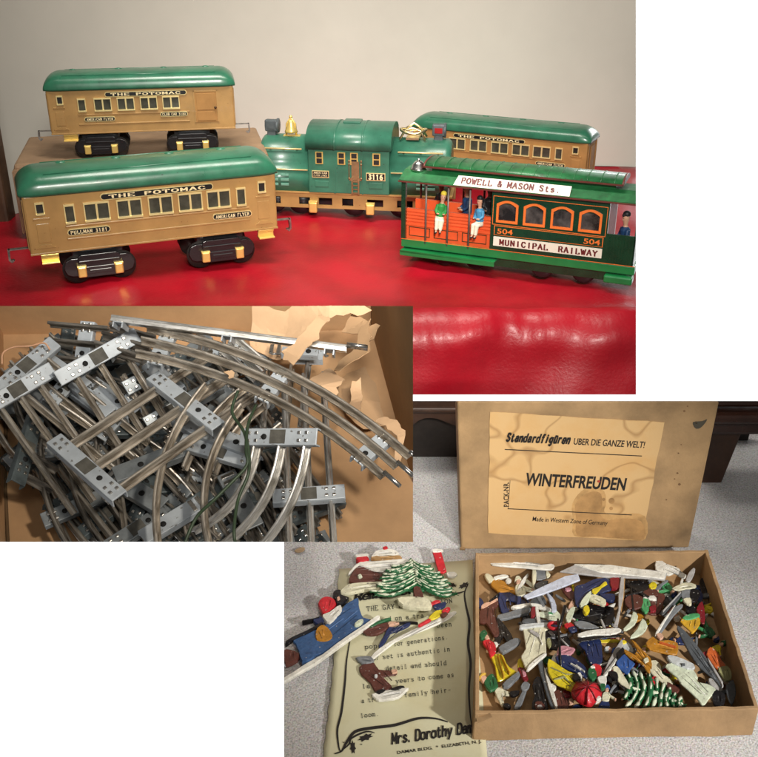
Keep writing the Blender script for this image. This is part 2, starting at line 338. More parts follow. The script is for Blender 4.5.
# --- red cloth: top, rounded edge, hanging front
def cloth():
    red = mat('red_vinyl', (0.40, 0.005, 0.016), 0.38, var=0.2, scale=0.7, bump=0.2, bscale=26, coat=0.05, spec=.38)
    rnd = random.Random(3)
    prof = []
    yE = 11.0; r = 0.42
    for i in range(34): prof.append((19.0 - i * (8.0 / 34), 0.0))
    for i in range(9):
        a = i / 8 * PI / 2; prof.append((yE - r * math.sin(a), -r + r * math.cos(a)))
    for i in range(16): prof.append((yE - r - 0.02 * i, -r - 0.12 * (i + 1)))
    xs = [-8.5 + 0.04 * i for i in range(375)]
    ph = [rnd.uniform(0, 6) for _ in range(12)]
    def z_(x, y, t):
        # t: 0 on the top, 1 fully hanging
        x = x + .75 * t * 1.6; f = 0.5 + 0.5 * math.sin(x * 1.9 + ph[0] + 0.6 * math.sin(x * 0.7 + ph[1]))
        f2 = math.sin(x * 4.3 + ph[2] + math.sin(x * 1.3)) * 0.5 + math.sin(x * 7.7 + ph[3]) * 0.28
        return f, f2
    vs = []; fs = []
    for j, (y, z) in enumerate(prof):
        t = max(0, min(1, -z / 1.6))
        for x in xs:
            f, f2 = z_(x, y, t)
            yy = y - t * (0.34 * f + 0.07 * f2) - (0.06 * f2 * max(0, 1 - abs(z + 0.25) / 0.4) if z < 0 else 0)
            flat = min(1, abs(y - 10.6) / 2.5)
            zz = z
            if z >= 0:
                wr = 0.5 * math.sin(x * 1.1 + y * 0.9 + ph[4]) * math.sin(y * 1.3 - x * 0.5 + ph[5]) + 0.4 * math.sin(x * 2.7 - y * 2.2 + ph[6])
                zz = 0.018 * wr + .012 * math.sin(x * 5.1 + y * 3.3 + 2 * math.sin(y)) - 0.045
                if x < -1.6 and y < 12: zz -= 0.02 * (12 - y)
                k = max(0, 1 - abs((x - 0.5) - 0.55 * (y - 12.5)) / 0.28) * max(0, 1 - abs(y - 12.6) / 1.5)
                zz += 0.05 * k * k
            else:
                wk = 1.1 * (math.sin(x * 17 + 2 * math.sin(x * 3.1)) * .5 + math.sin(x * 29 + 3 * math.sin(x * 2.3) + z * 6) * .3 + math.sin(x * 43 + z * 9)*.15) * max(0, 1 - abs(z + .22) / .5) * (.6 + .4 * math.sin(x * 1.7)); zz = z + 0.03 * f2 * (1 if z > -0.7 else 0.3) + .011 * wk; yy -= .011 * wk
            # the back edge runs at a slant: nearer at the left end
            yb = 14.9 + (x + 6.0) * 1.1 if x < -2.9 else 18.25
            if x < -2.9: yb = min(18.25, max(14.6, yb))
            vs.append((x, min(yy, yb), zz))
    n = len(xs)
    for j in range(len(prof) - 1):
        for i in range(n - 1): fs.append((j * n + i, j * n + i + 1, (j + 1) * n + i + 1, (j + 1) * n + i))
    mb = MB(); mb.add(vs, fs, 0, True)
    o = mb.build('tablecloth', red, cuts=[CUT1R, CUT1B])
    tag(o, 'glossy red vinyl cloth covering the table under the toy trains', 'tablecloth')
cloth()

# --- old carton under the rear car
kraft = mat('old_kraft_board', (0.33, 0.21, 0.12), 0.8, var=0.16, scale=1.6, bump=0.2, bscale=22)
kraft_in = mat('kraft_board', (0.52, 0.31, 0.155), 0.82, var=0.2, scale=0.9, bump=0.12, bscale=26)
kraft_box = mat('tray_board', (0.42, 0.265, 0.13), 0.8, var=0.22, scale=1.3, bump=0.15, bscale=30)
BOXZ = 1.08
p = T.at(25, 236); th = math.radians(12)
bx = thing('cardboard_box', 'worn brown cardboard box lying flat under the rear left passenger car', 'box', Matrix.Translation(p) @ Matrix.Rotation(th, 4, 'Z'))
MB().box(0, 3.72, 0, 1.95, 0, BOXZ, bev=0.05).build('carton_body', kraft, bx)
mb = MB()
mb.prism([(0.0, -0.02), (0.10, -0.035), (0.22, -0.03), (0.25, 0.0), (0.25, 0.02), (0.0, 0.02)], 'z', 0.06, BOXZ - 0.08)
mb.box(-0.03, 0.0, -0.01, 1.2, 0.03, BOXZ - 0.1, bev=0.01)
mb.build('torn_flap', kraft, bx)

# --- passenger cars
LC, WC = 3.26, 0.84
def frame_window(root, x0, x1, z0, z1, double, pm, fm=gold, name='window'):
    mb = MB(); t = 0.018
    y0, y1 = -0.022, 0.004
    mb.box(x0, x1, y0 - 0.004, y1, z1 - t, z1 + 0.006); mb.box(x0, x1, y0 - 0.012, y1, z0 - 0.006, z0 + t)
    mb.box(x0, x0 + t * 0.8, y0, y1, z0 + t, z1 - t); mb.box(x1 - t * 0.8, x1, y0, y1, z0 + t, z1 - t)
    if double: m_ = (x0 + x1) / 2; mb.box(m_ - t * 0.7, m_ + t * 0.7, y0, y1, z0 + t, z1 - t)
    w = mb.build(name, fm, root)
    MB().box(x0 + t * 0.5, x1 - t * 0.5, -0.006, 0.003, z0 + t * .5, z1 - t * .5).build('pane', pm, w)
    return w
def name_plate(root, x0, x1, z0, z1, text, kind='name_plate'):
    mb = MB(); r = (z1 - z0) / 2
    def oval(x0, x1, z0, z1):
        r = (z1 - z0) * 0.45
        return [(x0 + r, z0), (x1 - r, z0), (x1 - r * .3, z0 + r * .3), (x1, z0 + r), (x1, z1 - r), (x1 - r * .3, z1 - r * .3), (x1 - r, z1), (x0 + r, z1), (x0 + r * .3, z1 - r * .3), (x0, z1 - r), (x0, z0 + r), (x0 + r * .3, z0 + r * .3)]
    mb.prism(oval(x0, x1, z0, z1), 'y', -0.016, 0.0, 0)
    mb.prism(oval(x0 + .012, x1 - .012, z0 + .012, z1 - .012), 'y', -0.020, -0.016, 1)
    pl = mb.build(kind, [gold, plate_blk], root)
    g, w = glyph_mb(text, 1.35, 0.85, 0.6, adv=5.8)
    place_text(g, w, Vector((x0 + (x1 - x0) * .08, -0.0205, z0 + (z1 - z0) * .27)), Vector((x1 - (x1 - x0) * .08, -0.0205, z0 + (z1 - z0) * .27)), Vector((0, -1, 0)), (z1 - z0) * .46, 0.003)
    g.build('lettering', gold_ink, pl)
    return pl
def passenger_car(label, M, layout, plates, dim=False):
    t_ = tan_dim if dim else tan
    root = thing('passenger_car', label, 'toy train car', M, 'green roofed toy passenger cars')
    L, W = LC, WC
    mb = MB(); mb.box(0, L, 0, W, 0.44, 1.22, bev=0.03)
    for (a, b) in layout['ribs']:
        for z in (0.765, 0.60): mb.box(a, b, -0.014, 0.01, z, z + 0.028, bev=0.008)
    mb.box(0.0, L, -0.010, 0.01, 0.445, 0.47, bev=0.004)
    for (a, b) in layout['panels']:            # embossed end panels
        mb.box(a, b, -0.012, 0.01, 0.90, 0.925, bev=0.005)
        mb.box(a + .02, b - .02, -0.007, 0.01, 0.60, 0.85, bev=0.006)
        mb.prism([(a - .02, 0.53), (b + .02, 0.53), (b - .05, 0.575), (a + .05, 0.575)], 'y', -0.016, 0.01)
    for y in (0.10, W - 0.10):
        mb.box(-0.012, 0.01, y - 0.03, y + 0.03, .5, 1.15, bev=0.004); mb.box(L - 0.01, L + 0.012, y - .03, y + .03, .5, 1.15, bev=0.004)
    mb.build('car_body', t_, root)
    for X, s in ((0, -1), (L, 1)): MB().box(min(X, X + s * 0.016), max(X, X + s * 0.016), 0.26, 0.58, 0.5, 1.1).build('end_door', pane_m if not dim else t_, root)
    # roof: arched, rounded off at both ends, with a raised line and vents
    n = 14; secs = []
    prof0 = []
    for i in range(n + 1):
        a = PI * i / n
        c, s_ = math.cos(a), math.sin(a)
        prof0.append((0.5 - 0.5 * (abs(c) ** 0.75) * (1 if c > 0 else -1), abs(s_) ** 0.8))
    vs = []; st = []
    K_ = 10
    for i in range(K_ + 1):
        u = i / K_; e = math.sin(u * PI / 2)
        st.append((0.28 * (1 - math.cos(u * PI / 2)), e))
    xs = [(-.04 + a, e) for a, e in st] + [(L * k / 6, 1.0) for k in range(1, 6)] + [(L + .04 - a, e) for a, e in reversed(st)]
    for (x, e) in xs:
        e2 = 0.82 + 0.18 * e
        for (yy, zz) in prof0:
            y = W / 2 + (yy - 0.5) * (W + 0.07) * e2
            vs.append((x, y, 1.235 + 0.25 * zz * (0.10 + 0.90 * e ** 1.1)))
        for (yy) in (1, 0):
            vs.append((x, W / 2 + (yy - 0.5) * (W + 0.07) * e2, 1.205))
    k = n + 3; fs = []
    for i in range(len(xs) - 1):
        for j in range(k): fs.append((i * k + j, i * k + (j + 1) % k, (i + 1) * k + (j + 1) % k, (i + 1) * k + j))
    fs.append(tuple(range(k))); fs.append(tuple((len(xs) - 1) * k + j for j in range(k)))
    mb = MB(); mb.add(vs, fs, 0, True)
    for fi in (3, 4, 5, 9):
        yy, zz = prof0[fi]; y = W / 2 + (yy - .5) * (W + .07); z_r = 1.235 + .25 * zz
        if fi in (4, 9): mb.tube([(0.30, y, z_r), (L - .30, y, z_r)], 0.009, 6)
    mb.build('roof', green, root)
    for x in layout['vents']:
        MB().ball((x, W * 0.62, 1.475), 0.05, sc=(1.4, 0.9, 0.5)).build('roof_vent', green, root)
    pm = pane_m
    for (x0, x1, z0, z1, d, small) in layout['windows']:
        frame_window(root, x0, x1, z0, z1, d, pane_blk if small else pm)
    for a in plates: name_plate(root, *a)
    if layout.get('door'):
        a, b = layout['door']
        mb = MB(); mb.box(a, b, -0.012, 0.0, 0.58, 1.12, bev=0.004); mb.box(a + .03, b - .03, -0.022, -0.012, 0.80, 1.09, bev=0.008); mb.box(a + .03, b - .03, -0.022, -0.012, .61, .77, bev=.008)
        d = mb.build('door', tan_dim, root)
        mb = MB(); mb.box(a - .02, a, -0.02, 0, 0.58, 1.14); mb.box(a - .02, b + .02, -0.02, 0, 1.12, 1.14); mb.box(b, b + .02, -0.02, 0, .58, 1.14)
        mb.build('door_frame', tan, d)
        MB().ball((b - .03, -0.035, .84), 0.024, n=10).build('door_knob', mat('dark_bronze', (.12, .07, .04), .4, .6), d)
    # trucks
    for cx in layout['trucks']:
        tr = bpy.data.objects.new('truck', None); C.objects.link(tr); tr.parent = root; tr.location = (cx, 0, 0)
        mb = MB()
        def oct_(w, z0, z1, c):
            return [(-w + c, z0), (w - c, z0), (w - c * .3, z0 + c * .3), (w, z0 + c), (w, z1 - c), (w - c * .3, z1 - c * .3), (w - c, z1), (-w + c, z1), (-w + c * .3, z1 - c * .3), (-w, z1 - c), (-w, z0 + c), (-w + c * .3, z0 + c * .3)]
        mb.prism(oct_(.45, 0.09, 0.33, .10), 'y', 0.03, 0.08)
        mb.prism(oct_(.27, 0.07, 0.38, .05), 'y', -0.005, 0.05)
        mb.prism(oct_(.20, 0.12, 0.22, .02), 'y', -0.018, 0.0)
        mb.box(-.26, .26, -0.02, 0.0, .285, .305); mb.box(-.14, .14, -0.028, 0, .165, .178)
        mb.box(-.32, .32, 0.1, W - .1, 0.32, 0.44)
        mb.prism(oct_(.475, 0.05, 0.33, .11), 'y', W - .10, W - .03)
        mb.build('truck_frame', black, tr, bevel=0.008)
        for wx in (-.285, .285):
            for y in (0.09, W - .21):
                MB().lathe([(0.0, 0), (0.19, 0), (0.19, 0.02), (0.165, 0.025), (0.165, 0.08), (0, 0.08)], (wx, y, 0.175 if False else 0.17), 'y', 24).build('wheel', mat('worn_black_wheel', (.05, .048, .045), .35, .4, var=.3, scale=6), tr)
        for bx_ in (-.235, .235):
            mb = MB(); mb.box(bx_ - .055, bx_ + .055, -0.055, 0.02, 0.09, 0.235, bev=.016); mb.box(bx_ - .06, bx_ + .06, -0.045, 0.02, .215, .245, bev=.005)
            mb.build('axle_box', brass, tr)
    for (a, b) in layout['steps']:
        mb = MB(); mb.box(a, b, 0.0, 0.10, .415, .44); mb.box(a, b, -0.05, 0.10, .325, .345); mb.box(a, b, 0.03, 0.05, .325, .44)
        mb.build('step', brass, root, bevel=0.004)
    for X, s in ((0, -1), (L, 1)):
        yb = 0.3
        mb = MB(); mb.box(min(X, X + s * .26), max(X, X + s * .26), yb - .03, yb + .03, .46, .475)
        mb.prism([(X + s * .24, .475), (X + s * .27, .475), (X + s * .275, .33), (X + s * .24, .29), (X + s * .20, .32), (X + s * .22, .335), (X + s * .24, .325), (X + s * .25, .345)], 'y', yb - .03, yb + .03)
        mb.build('coupler', steel, root)
    return root
lay_a = dict(ribs=[(.47, 2.87)], panels=[(.10, .30), (2.97, 3.17)], vents=[.55, 1.25, 1.95, 2.65],
    windows=[(.14, .25, .97, 1.12, 0, 1), (.48, .61, .82, 1.06, 0, 0)] + [(x, x + .32, .82, 1.06, 1, 0) for x in (.72, 1.13, 1.53, 1.92, 2.30)] + [(2.70, 2.83, .82, 1.06, 0, 0), (3.0, 3.11, .97, 1.12, 0, 1)],
    trucks=(.83, 2.46), steps=[(.12, .34), (2.98, 3.2)])
lay_b = dict(ribs=[(.50, 2.45)], panels=[(.10, .30)], vents=[.45, 1.25, 2.05, 2.8],
    windows=[(.17, .28, .97, 1.12, 0, 1), (.52, .66, .84, 1.06, 0, 0)] + [(x, x + .30, .84, 1.06, 1, 0) for x in (.80, 1.2, 1.60, 1.99)],
    trucks=(.83, 2.46), steps=[(.2, .45)], door=(2.56, 2.95))
a0 = T.at(100, 281); th = math.radians(21.5)
M_front = Matrix.Translation(a0 + Vector((math.cos(th), math.sin(th), 0)) * -0.80) @ Matrix.Rotation(th, 4, 'Z')
passenger_car('toy passenger car nearest the viewer, tan sides, standing on the red cloth at left', M_front, lay_a,
    [(.94, 2.40, 1.075, 1.165, 'THE POTOMAC', 'name_board'), (.48, 1.02, .655, .745, 'PULLMAN 3181'), (2.36, 2.90, .655, .745, 'AMERICAN FLYER')])
a0 = T.at(105, 158, BOXZ); th = math.radians(10.5); s_ = 0.82
M_rear = Matrix.Translation(a0 + Vector((math.cos(th), math.sin(th), 0)) * -0.87 * s_) @ Matrix.Rotation(th, 4, 'Z') @ Matrix.Scale(s_, 4)
passenger_car('toy baggage passenger car with a closed side door, standing on top of the cardboard box', M_rear, lay_b,
    [(1.0, 2.43, 1.075, 1.165, 'THE POTOMAC', 'name_board'), (.60, 1.14, .655, .745, 'AMERICAN FLYER'), (1.93, 2.42, .70, .79, 'CLUB CAR 3180')])
s_ = 0.79; XS = 1.22; pr = T.at(588, 146, 1.16 * s_); pl_ = T.at(412, 129, 1.16 * s_)
dv = (pr - pl_); th = math.atan2(dv.y, dv.x)
M_rr = Matrix.Translation(Vector((pr.x, pr.y, 0)) - Vector((math.cos(th), math.sin(th), 0)) * LC * s_ * XS) @ Matrix.Rotation(th, 4, 'Z') @ Matrix.Diagonal((s_ * XS, s_, s_, 1))
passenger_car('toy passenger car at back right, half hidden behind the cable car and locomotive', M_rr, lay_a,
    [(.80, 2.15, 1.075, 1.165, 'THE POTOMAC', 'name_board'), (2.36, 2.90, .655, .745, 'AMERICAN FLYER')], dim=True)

# --- locomotive
def locomotive():
    th = math.radians(-8); a0 = T.at(262, 213)
    M = Matrix.Translation(a0) @ Matrix.Rotation(th, 4, 'Z')
    root = thing('locomotive', 'green toy electric locomotive with raised cab and brass bell behind the other cars', 'toy locomotive', M)
    L, W = 3.02, 0.86
    x0 = -0.03
    frm = MB()
    holes = [(.05, .32), (.62, .80), (.94, 1.16), (1.32, 1.50), (1.72, 1.98), (2.2, 2.45), (2.62, 2.9)]
    xs = [x0 - .05]
    for a, b in holes: xs += [a, b]
    xs.append(L + .05)
    for i in range(0, len(xs), 2): frm.box(xs[i], xs[i + 1], 0.0, 0.04, .12, .36)
    for a, b in holes: frm.box(a, b, 0, 0.04, .29, .36); frm.box(a, b, 0, 0.04, .12, .17)
    frm.box(x0 - .05, L + .05, -.03, W + .03, .36, .385)
    frm.box(x0 - .05, L + .05, W - .04, W, .12, .36)
    frm.build('chassis_frame', tan, root)
    MB().box(.2, L - .2, .22, W - .2, .1, .34).build('motor', black, root)
    for x in (.20, .62, 1.5, 2.25, 2.75):
        for y in (.07, W - .13): MB().lathe([(0, 0), (.19, 0), (.19, .02), (.16, .03), (.16, .06), (0, .06)], (x, y, .19), 'y', 20).build('wheel', black, root)
    for x in (.86, 1.78, 2.6):
        mb = MB(); mb.box(x - .065, x + .065, -.09, 0.0, .06, .23, bev=.02); mb.box(x - .07, x + .07, -.075, 0, .21, .25, bev=.006); mb.build('axle_box', brass, root)
    # hoods: vertical lower side, barrel above, rounded noses
    def hood(a, b, nose):
        mb = MB(); secs = 12
        prof = [(0, .385), (0, .72)]
        for i in range(13):
            t = PI * i / 12
            prof.append((W / 2 - (W / 2 - .02) * math.cos(t), .72 + .47 * math.sin(t) ** .85))
        prof += [(W, .72), (W, .385)]
        st = []
        for i in range(7):
            u = i / 6; st.append((0.10 * (1 - math.sin(u * PI / 2)), 1 - 0.13 * (1 - math.cos(u * PI / 2))))
        pts = []
        if nose < 0: pts = [(a + 0.1 - o_, e) for o_, e in []]
        xs = [(a, 1), (b, 1)]
        if nose < 0: xs = [(a + .10 - .10 * math.sin(u / 6 * PI / 2), 1 - .13 * (1 - math.cos(u / 6 * PI / 2))) for u in range(6, -1, -1)] + [(b, 1)]
        else: xs = [(a, 1)] + [(b - .10 + .10 * math.sin(u / 6 * PI / 2), 1 - .13 * (1 - math.cos(u / 6 * PI / 2))) for u in range(0, 7)]
        vs = []; k = len(prof)
        for x, e in xs:
            for (y, z) in prof: vs.append((x, W / 2 + (y - W / 2) * e, .385 + (z - .385) * e))
        fs = [(i * k + j, i * k + (j + 1) % k, (i + 1) * k + (j + 1) % k, (i + 1) * k + j) for i in range(len(xs) - 1) for j in range(k)]
        fs += [tuple(range(k)), tuple((len(xs) - 1) * k + j for j in range(k))]
        mb.add(vs, fs, 0, True)
        for sx in ((a + .55) if nose < 0 else (a + .12),):
            pass
        h = mb.build('hood', green_loco, root)
        tr = MB(); tr.tube([(a + .02, -.012, .73), (b - .02, -.012, .73)], .012, 6)
        tr.build('trim_strip', gold, h)
        hr = MB(); hr.tube([(a + .12, .055, 1.04), (b - .12, .055, 1.04)], .014, 6)
        for x in (a + .2, (a + b) / 2, b - .2): hr.tube([(x, .055, 1.04), (x, .12, 1.02)], .012, 6)
        hr.build('handrail', gold, h)
        lv = MB()
        g0 = a + .20 if nose < 0 else b - .52
        for ix in range(2):
            for iz in range(3):
                lv.prism([(g0 + ix * .17, .47 + iz * .075), (g0 + ix * .17 + .13, .47 + iz * .075), (g0 + ix * .17 + .13, .51 + iz * .075), (g0 + ix * .17, .51 + iz * .075)], 'y', -.022, 0)
        lv.build('louvre', mat('pale_green_enamel', (.16, .36, .27), .3, var=.1), h, bevel=.006)
        rv = MB()
        xr = b - .16 if nose < 0 else a + .16
        for i in range(6): rv.ball((xr, .005 + .03 * i * i * .12, .55 + .085 * i), .009, n=6)
        rv.build('rivet', green_loco, h)
    hood(x0, .80, -1); hood(2.08, L, 1)
    # cab
    mb = MB(); mb.box(.80, 2.08, -.05, W + .05, .385, 1.10, bev=.012)
    for x in (1.22, 1.66): mb.box(x - .012, x + .012, -.058, -.04, .385, 1.10)
    for x in (1.01, 1.87): mb.box(x - .11, x + .11, -.060, -.04, .48, .58, bev=.02)
    mb.build('cab', green_loco, root)
    vs = []; n = 12; xs = [.77, 2.11]
    prof = [(W / 2 - (W / 2 + .09) * math.cos(PI * i / n), 1.08 + .34 * math.sin(PI * i / n) ** .7) for i in range(n + 1)]
    mb = MB(); mb.prism(prof, 'x', .77, 2.11, 0, True)
    for x in (1.22, 1.66): mb.prism([(W / 2 - (W / 2 + .10) * math.cos(PI * i / n), 1.075 + .352 * math.sin(PI * i / n) ** .7) for i in range(n + 1)], 'x', x - .014, x + .014, 0, True)
    mb.box(1.3, 1.58, .3, .56, 1.40, 1.44, bev=.02)
    mb.build('cab_roof', green_loco, root)
    for x in (.98, 1.33, 1.53, 1.88):
        wmb = MB(); wmb.box(x - .06, x + .06, -.062, -.05, .845, 1.035); w = wmb.build('window', brass, root)
        p_ = MB()
        for z in (.86, .95): p_.box(x - .042, x + .042, -.066, -.06, z, z + .072)
        p_.build('pane', pane_blk, w)
    # door with bronze plate and ladder
    mb = MB(); mb.box(1.49, 1.61, -.068, -.05, .62, .90); mb.box(1.455, 1.645, -.066, -.05, .60, .64)
    brz = mat('bronze', (.40, .26, .13), .4, .7, var=.2)
    d = mb.build('door_plate', brz, root)
    mb = MB()
    for x in (1.50, 1.60): mb.box(x - .012, x + .012, -.085, -.06, .385, .66)
    for i in range(4): mb.box(1.50, 1.60, -.085, -.06, .40 + .06 * i, .415 + .06 * i)
    mb.build('ladder', brz, d)
    for x in (1.455, 1.645):
        mb = MB(); mb.tube([(x, -.07, .62), (x, -.085, .66), (x, -.085, .90), (x, -.07, .93)], .008, 6)
        for z in (.64, .91, .86): mb.ball((x, -.08, z), .018, n=8)
        mb.build('grab_rail', brz, d)
    # plates
    for (a, b, z0, z1, tx, nm) in ((.86, 1.13, .63, .74, 'AMERICAN', 'builder_plate'), (1.72, 2.02, .61, .73, '3116', 'number_plate')):
        mb = MB(); mb.box(a, b, -.066, -.05, z0, z1, mi=0); mb.box(a + .01, b - .01, -.070, -.066, z0 + .014, z1 - .01, mi=1)
        pl = mb.build(nm, [gold, plate_blk], root)
        if tx == '3116':
            g, w = glyph_mb(tx, 1.8, 1.2, .5, 5.6); place_text(g, w, Vector((a + .04, -.0705, z0 + .025)), Vector((b - .04, -.0705, z0 + .025)), Vector((0, -1, 0)), .075, .003)
            g.build('lettering', gold_ink, pl)
        else:
            for tt, zz in (('AMERICAN', z0 + .065), ('FLYER LINES', z0 + .025)):
                g, w = glyph_mb(tt, 1.0, .7, .4, 5.6); place_text(g, w, Vector((a + .03, -.0705, zz)), Vector((b - .03, -.0705, zz)), Vector((0, -1, 0)), .026, .003)
                g.build('lettering', gold_ink, pl)
    grey = mat('grey_cast_metal', (.10, .12, .13), .5, .2, var=.2)
    for x, f_ in ((.13, 0), (2.80, 1)):
        mb = MB(); mb.lathe([(.0, -.1), (.09, -.1), (.10, -.06), (.10, .07), (.115, .09), (.115, .11), (0, .11)], (x, W / 2, 1.32), 'x', 16)
        mb.box(x - .07, x + .07, W / 2 - .08, W / 2 + .08, 1.16, 1.25, bev=.015); mb.box(x - .1, x + .1, W / 2 - .10, W / 2 + .02, 1.24, 1.42, bev=.02)
        h = mb.build('headlight', grey, root)
        MB().box(x - .06, x + .06, W / 2 - .115, W / 2 - .10, 1.29, 1.37).build('number_glass', mat('red_glass', (.35, .02, .02), .2) if f_ else grey, h)
    mb = MB(); mb.lathe([(.105, 0), (.10, .03), (.07, .08), (.055, .14), (.045, .18), (.02, .20), (0, .2)], (.45, W / 2 - .05, 1.23), 'z', 18)
    mb.tube([(.37, W / 2 - .05, 1.19), (.38, W / 2 - .05, 1.36), (.45, W / 2 - .05, 1.47), (.52, W / 2 - .05, 1.36), (.53, W / 2 - .05, 1.19)], .016, 8)
    mb.ball((.45, W / 2 - .05, 1.47), .028, n=8)
    mb.box(.33, .6, W / 2 - .1, W / 2, 1.175, 1.19)
    mb.build('bell', brass, root)
    mb = MB(); c_ = Vector((2.40, W / 2, 1.30)); ring = [(c_.x + .20 * math.cos(t), c_.y + .16 * math.sin(t), 1.30 + .02 * math.cos(2 * t)) for t in [i * PI / 12 for i in range(25)]]
    mb.tube(ring, .022, 8, cap=False)
    mb.tube([(2.2, W / 2 - .16, 1.19), (2.28, W / 2 - .1, 1.32), (2.40, W / 2 - .12, 1.36), (2.52, W / 2 - .1, 1.32), (2.6, W / 2 - .16, 1.19)], .018, 8)
    mb.tube([(2.2, W / 2 + .12, 1.19), (2.28, W / 2 + .1, 1.32), (2.40, W / 2 + .1, 1.40), (2.52, W / 2 + .1, 1.32), (2.6, W / 2 + .12, 1.19)], .018, 8)
    mb.box(2.30, 2.5, W / 2 - .17, W / 2 + .17, 1.19, 1.22)
    mb.build('pantograph', mat('pale_brass', (.85, .72, .42), .3, 1.0, var=.1), root)
    mb = MB(); mb.box(-.35, 0, .38, .44, .26, .275); mb.prism([(-.33, .275), (-.36, .275), (-.37, .14), (-.33, .12), (-.29, .14), (-.31, .15), (-.34, .16)], 'y', .38, .44)
    mb.build('coupler', steel, root)
locomotive()

# --- cable car
def figure(root_name, label, M, group, coat, hatm, hair=False, seat=True, trous=None, arms=True, skin=None, scale=1.0):
    """small toy passenger: continuous body, clothing as children; faces -y, seat at the origin"""
    skin = skin or mat('figure_skin', (.60, .34, .22), .5, var=.05)
    S = scale
    r = thing(root_name, label, 'toy figure', M, group)
    def rm(name, segs, m, vox=.008):
        mb = MB()
        for pts, rad in segs: mb.tube([tuple(c * S for c in p_) for p_ in pts], [q * S for q in rad] if isinstance(rad, (list, tuple)) else rad * S, 10)
        o = mb.build(name, m, r)
        md = o.modifiers.new('join', 'REMESH'); md.mode = 'VOXEL'; md.voxel_size = vox * S; md.use_smooth_shade = True
        sm = o.modifiers.new('soft', 'SMOOTH'); sm.iterations = 2; sm.factor = .5
        return o
    # body with head, neck, torso, arms, hands, legs
    body = [([(0, 0, .02), (0, .005, .12), (0, 0, .22), (0, 0, .27)], [.05, .048, .05, .022]),
            ([(0, 0, .25), (0, -.003, .30), (0, -.006, .345), (0, -.004, .39), (0, 0, .405)], [.02, .03, .04, .036, .015]),
            ([(0, -.04, .335), (0, -.052, .325)], [.009, .006])]
    for s in (-1, 1):
        body.append(([(s * .055, 0, .22), (s * .07, -.02, .14), (s * .045, -.075, .11), (s * .03, -.095, .12)], [.022, .018, .014, .012]))
        for q in (-1, 0, 1): body.append(([(s * .03 + q * .007, -.095, .12), (s * .028 + q * .008, -.112, .118 - abs(q) * .003)], [.006, .004]))
        if seat: body.append(([(s * .028, 0, .03), (s * .032, -.10, .02), (s * .03, -.125, -.12), (s * .03, -.155, -.14)], [.034, .028, .018, .013]))
    rm('body', body, skin)
    rm('jacket', [([(0, .002, .06), (0, .005, .14), (0, 0, .22), (0, 0, .255)], [.060, .056, .060, .032])] +
       [([(s * .052, 0, .225), (s * .071, -.018, .14), (s * .05, -.068, .112)], [.028, .024, .019]) for s in (-1, 1)], coat)
    if seat:
        rm('trousers', [([(0, .0, .07), (0, .0, .0)], [.056, .055])] + [([(s * .028, 0, .03), (s * .032, -.10, .02), (s * .03, -.125, -.11)], [.042, .036, .024]) for s in (-1, 1)], trous or coat)
        rm('shoe', [([(s * .03, -.122, -.135), (s * .03, -.165, -.145)], [.021, .014]) for s in (-1, 1)], black)
    if hatm: rm('hat' if not hair else 'hair', [([(0, .0, .375), (0, 0, .41), (0, .0, .43)], [.045, .042, .02])] + ([([(0, -.03, .382), (0, -.055, .378)], [.022, .015])] if not hair else [([(0, .02, .34), (0, .022, .38)], [.034, .036])]), hatm)
    mb = MB()
    for s in (-1, 1): mb.ball((s * .014 * S, -.040 * S, .350 * S), .0055 * S, n=6)
    mb.build('eyes', plate_blk, r)
    return r
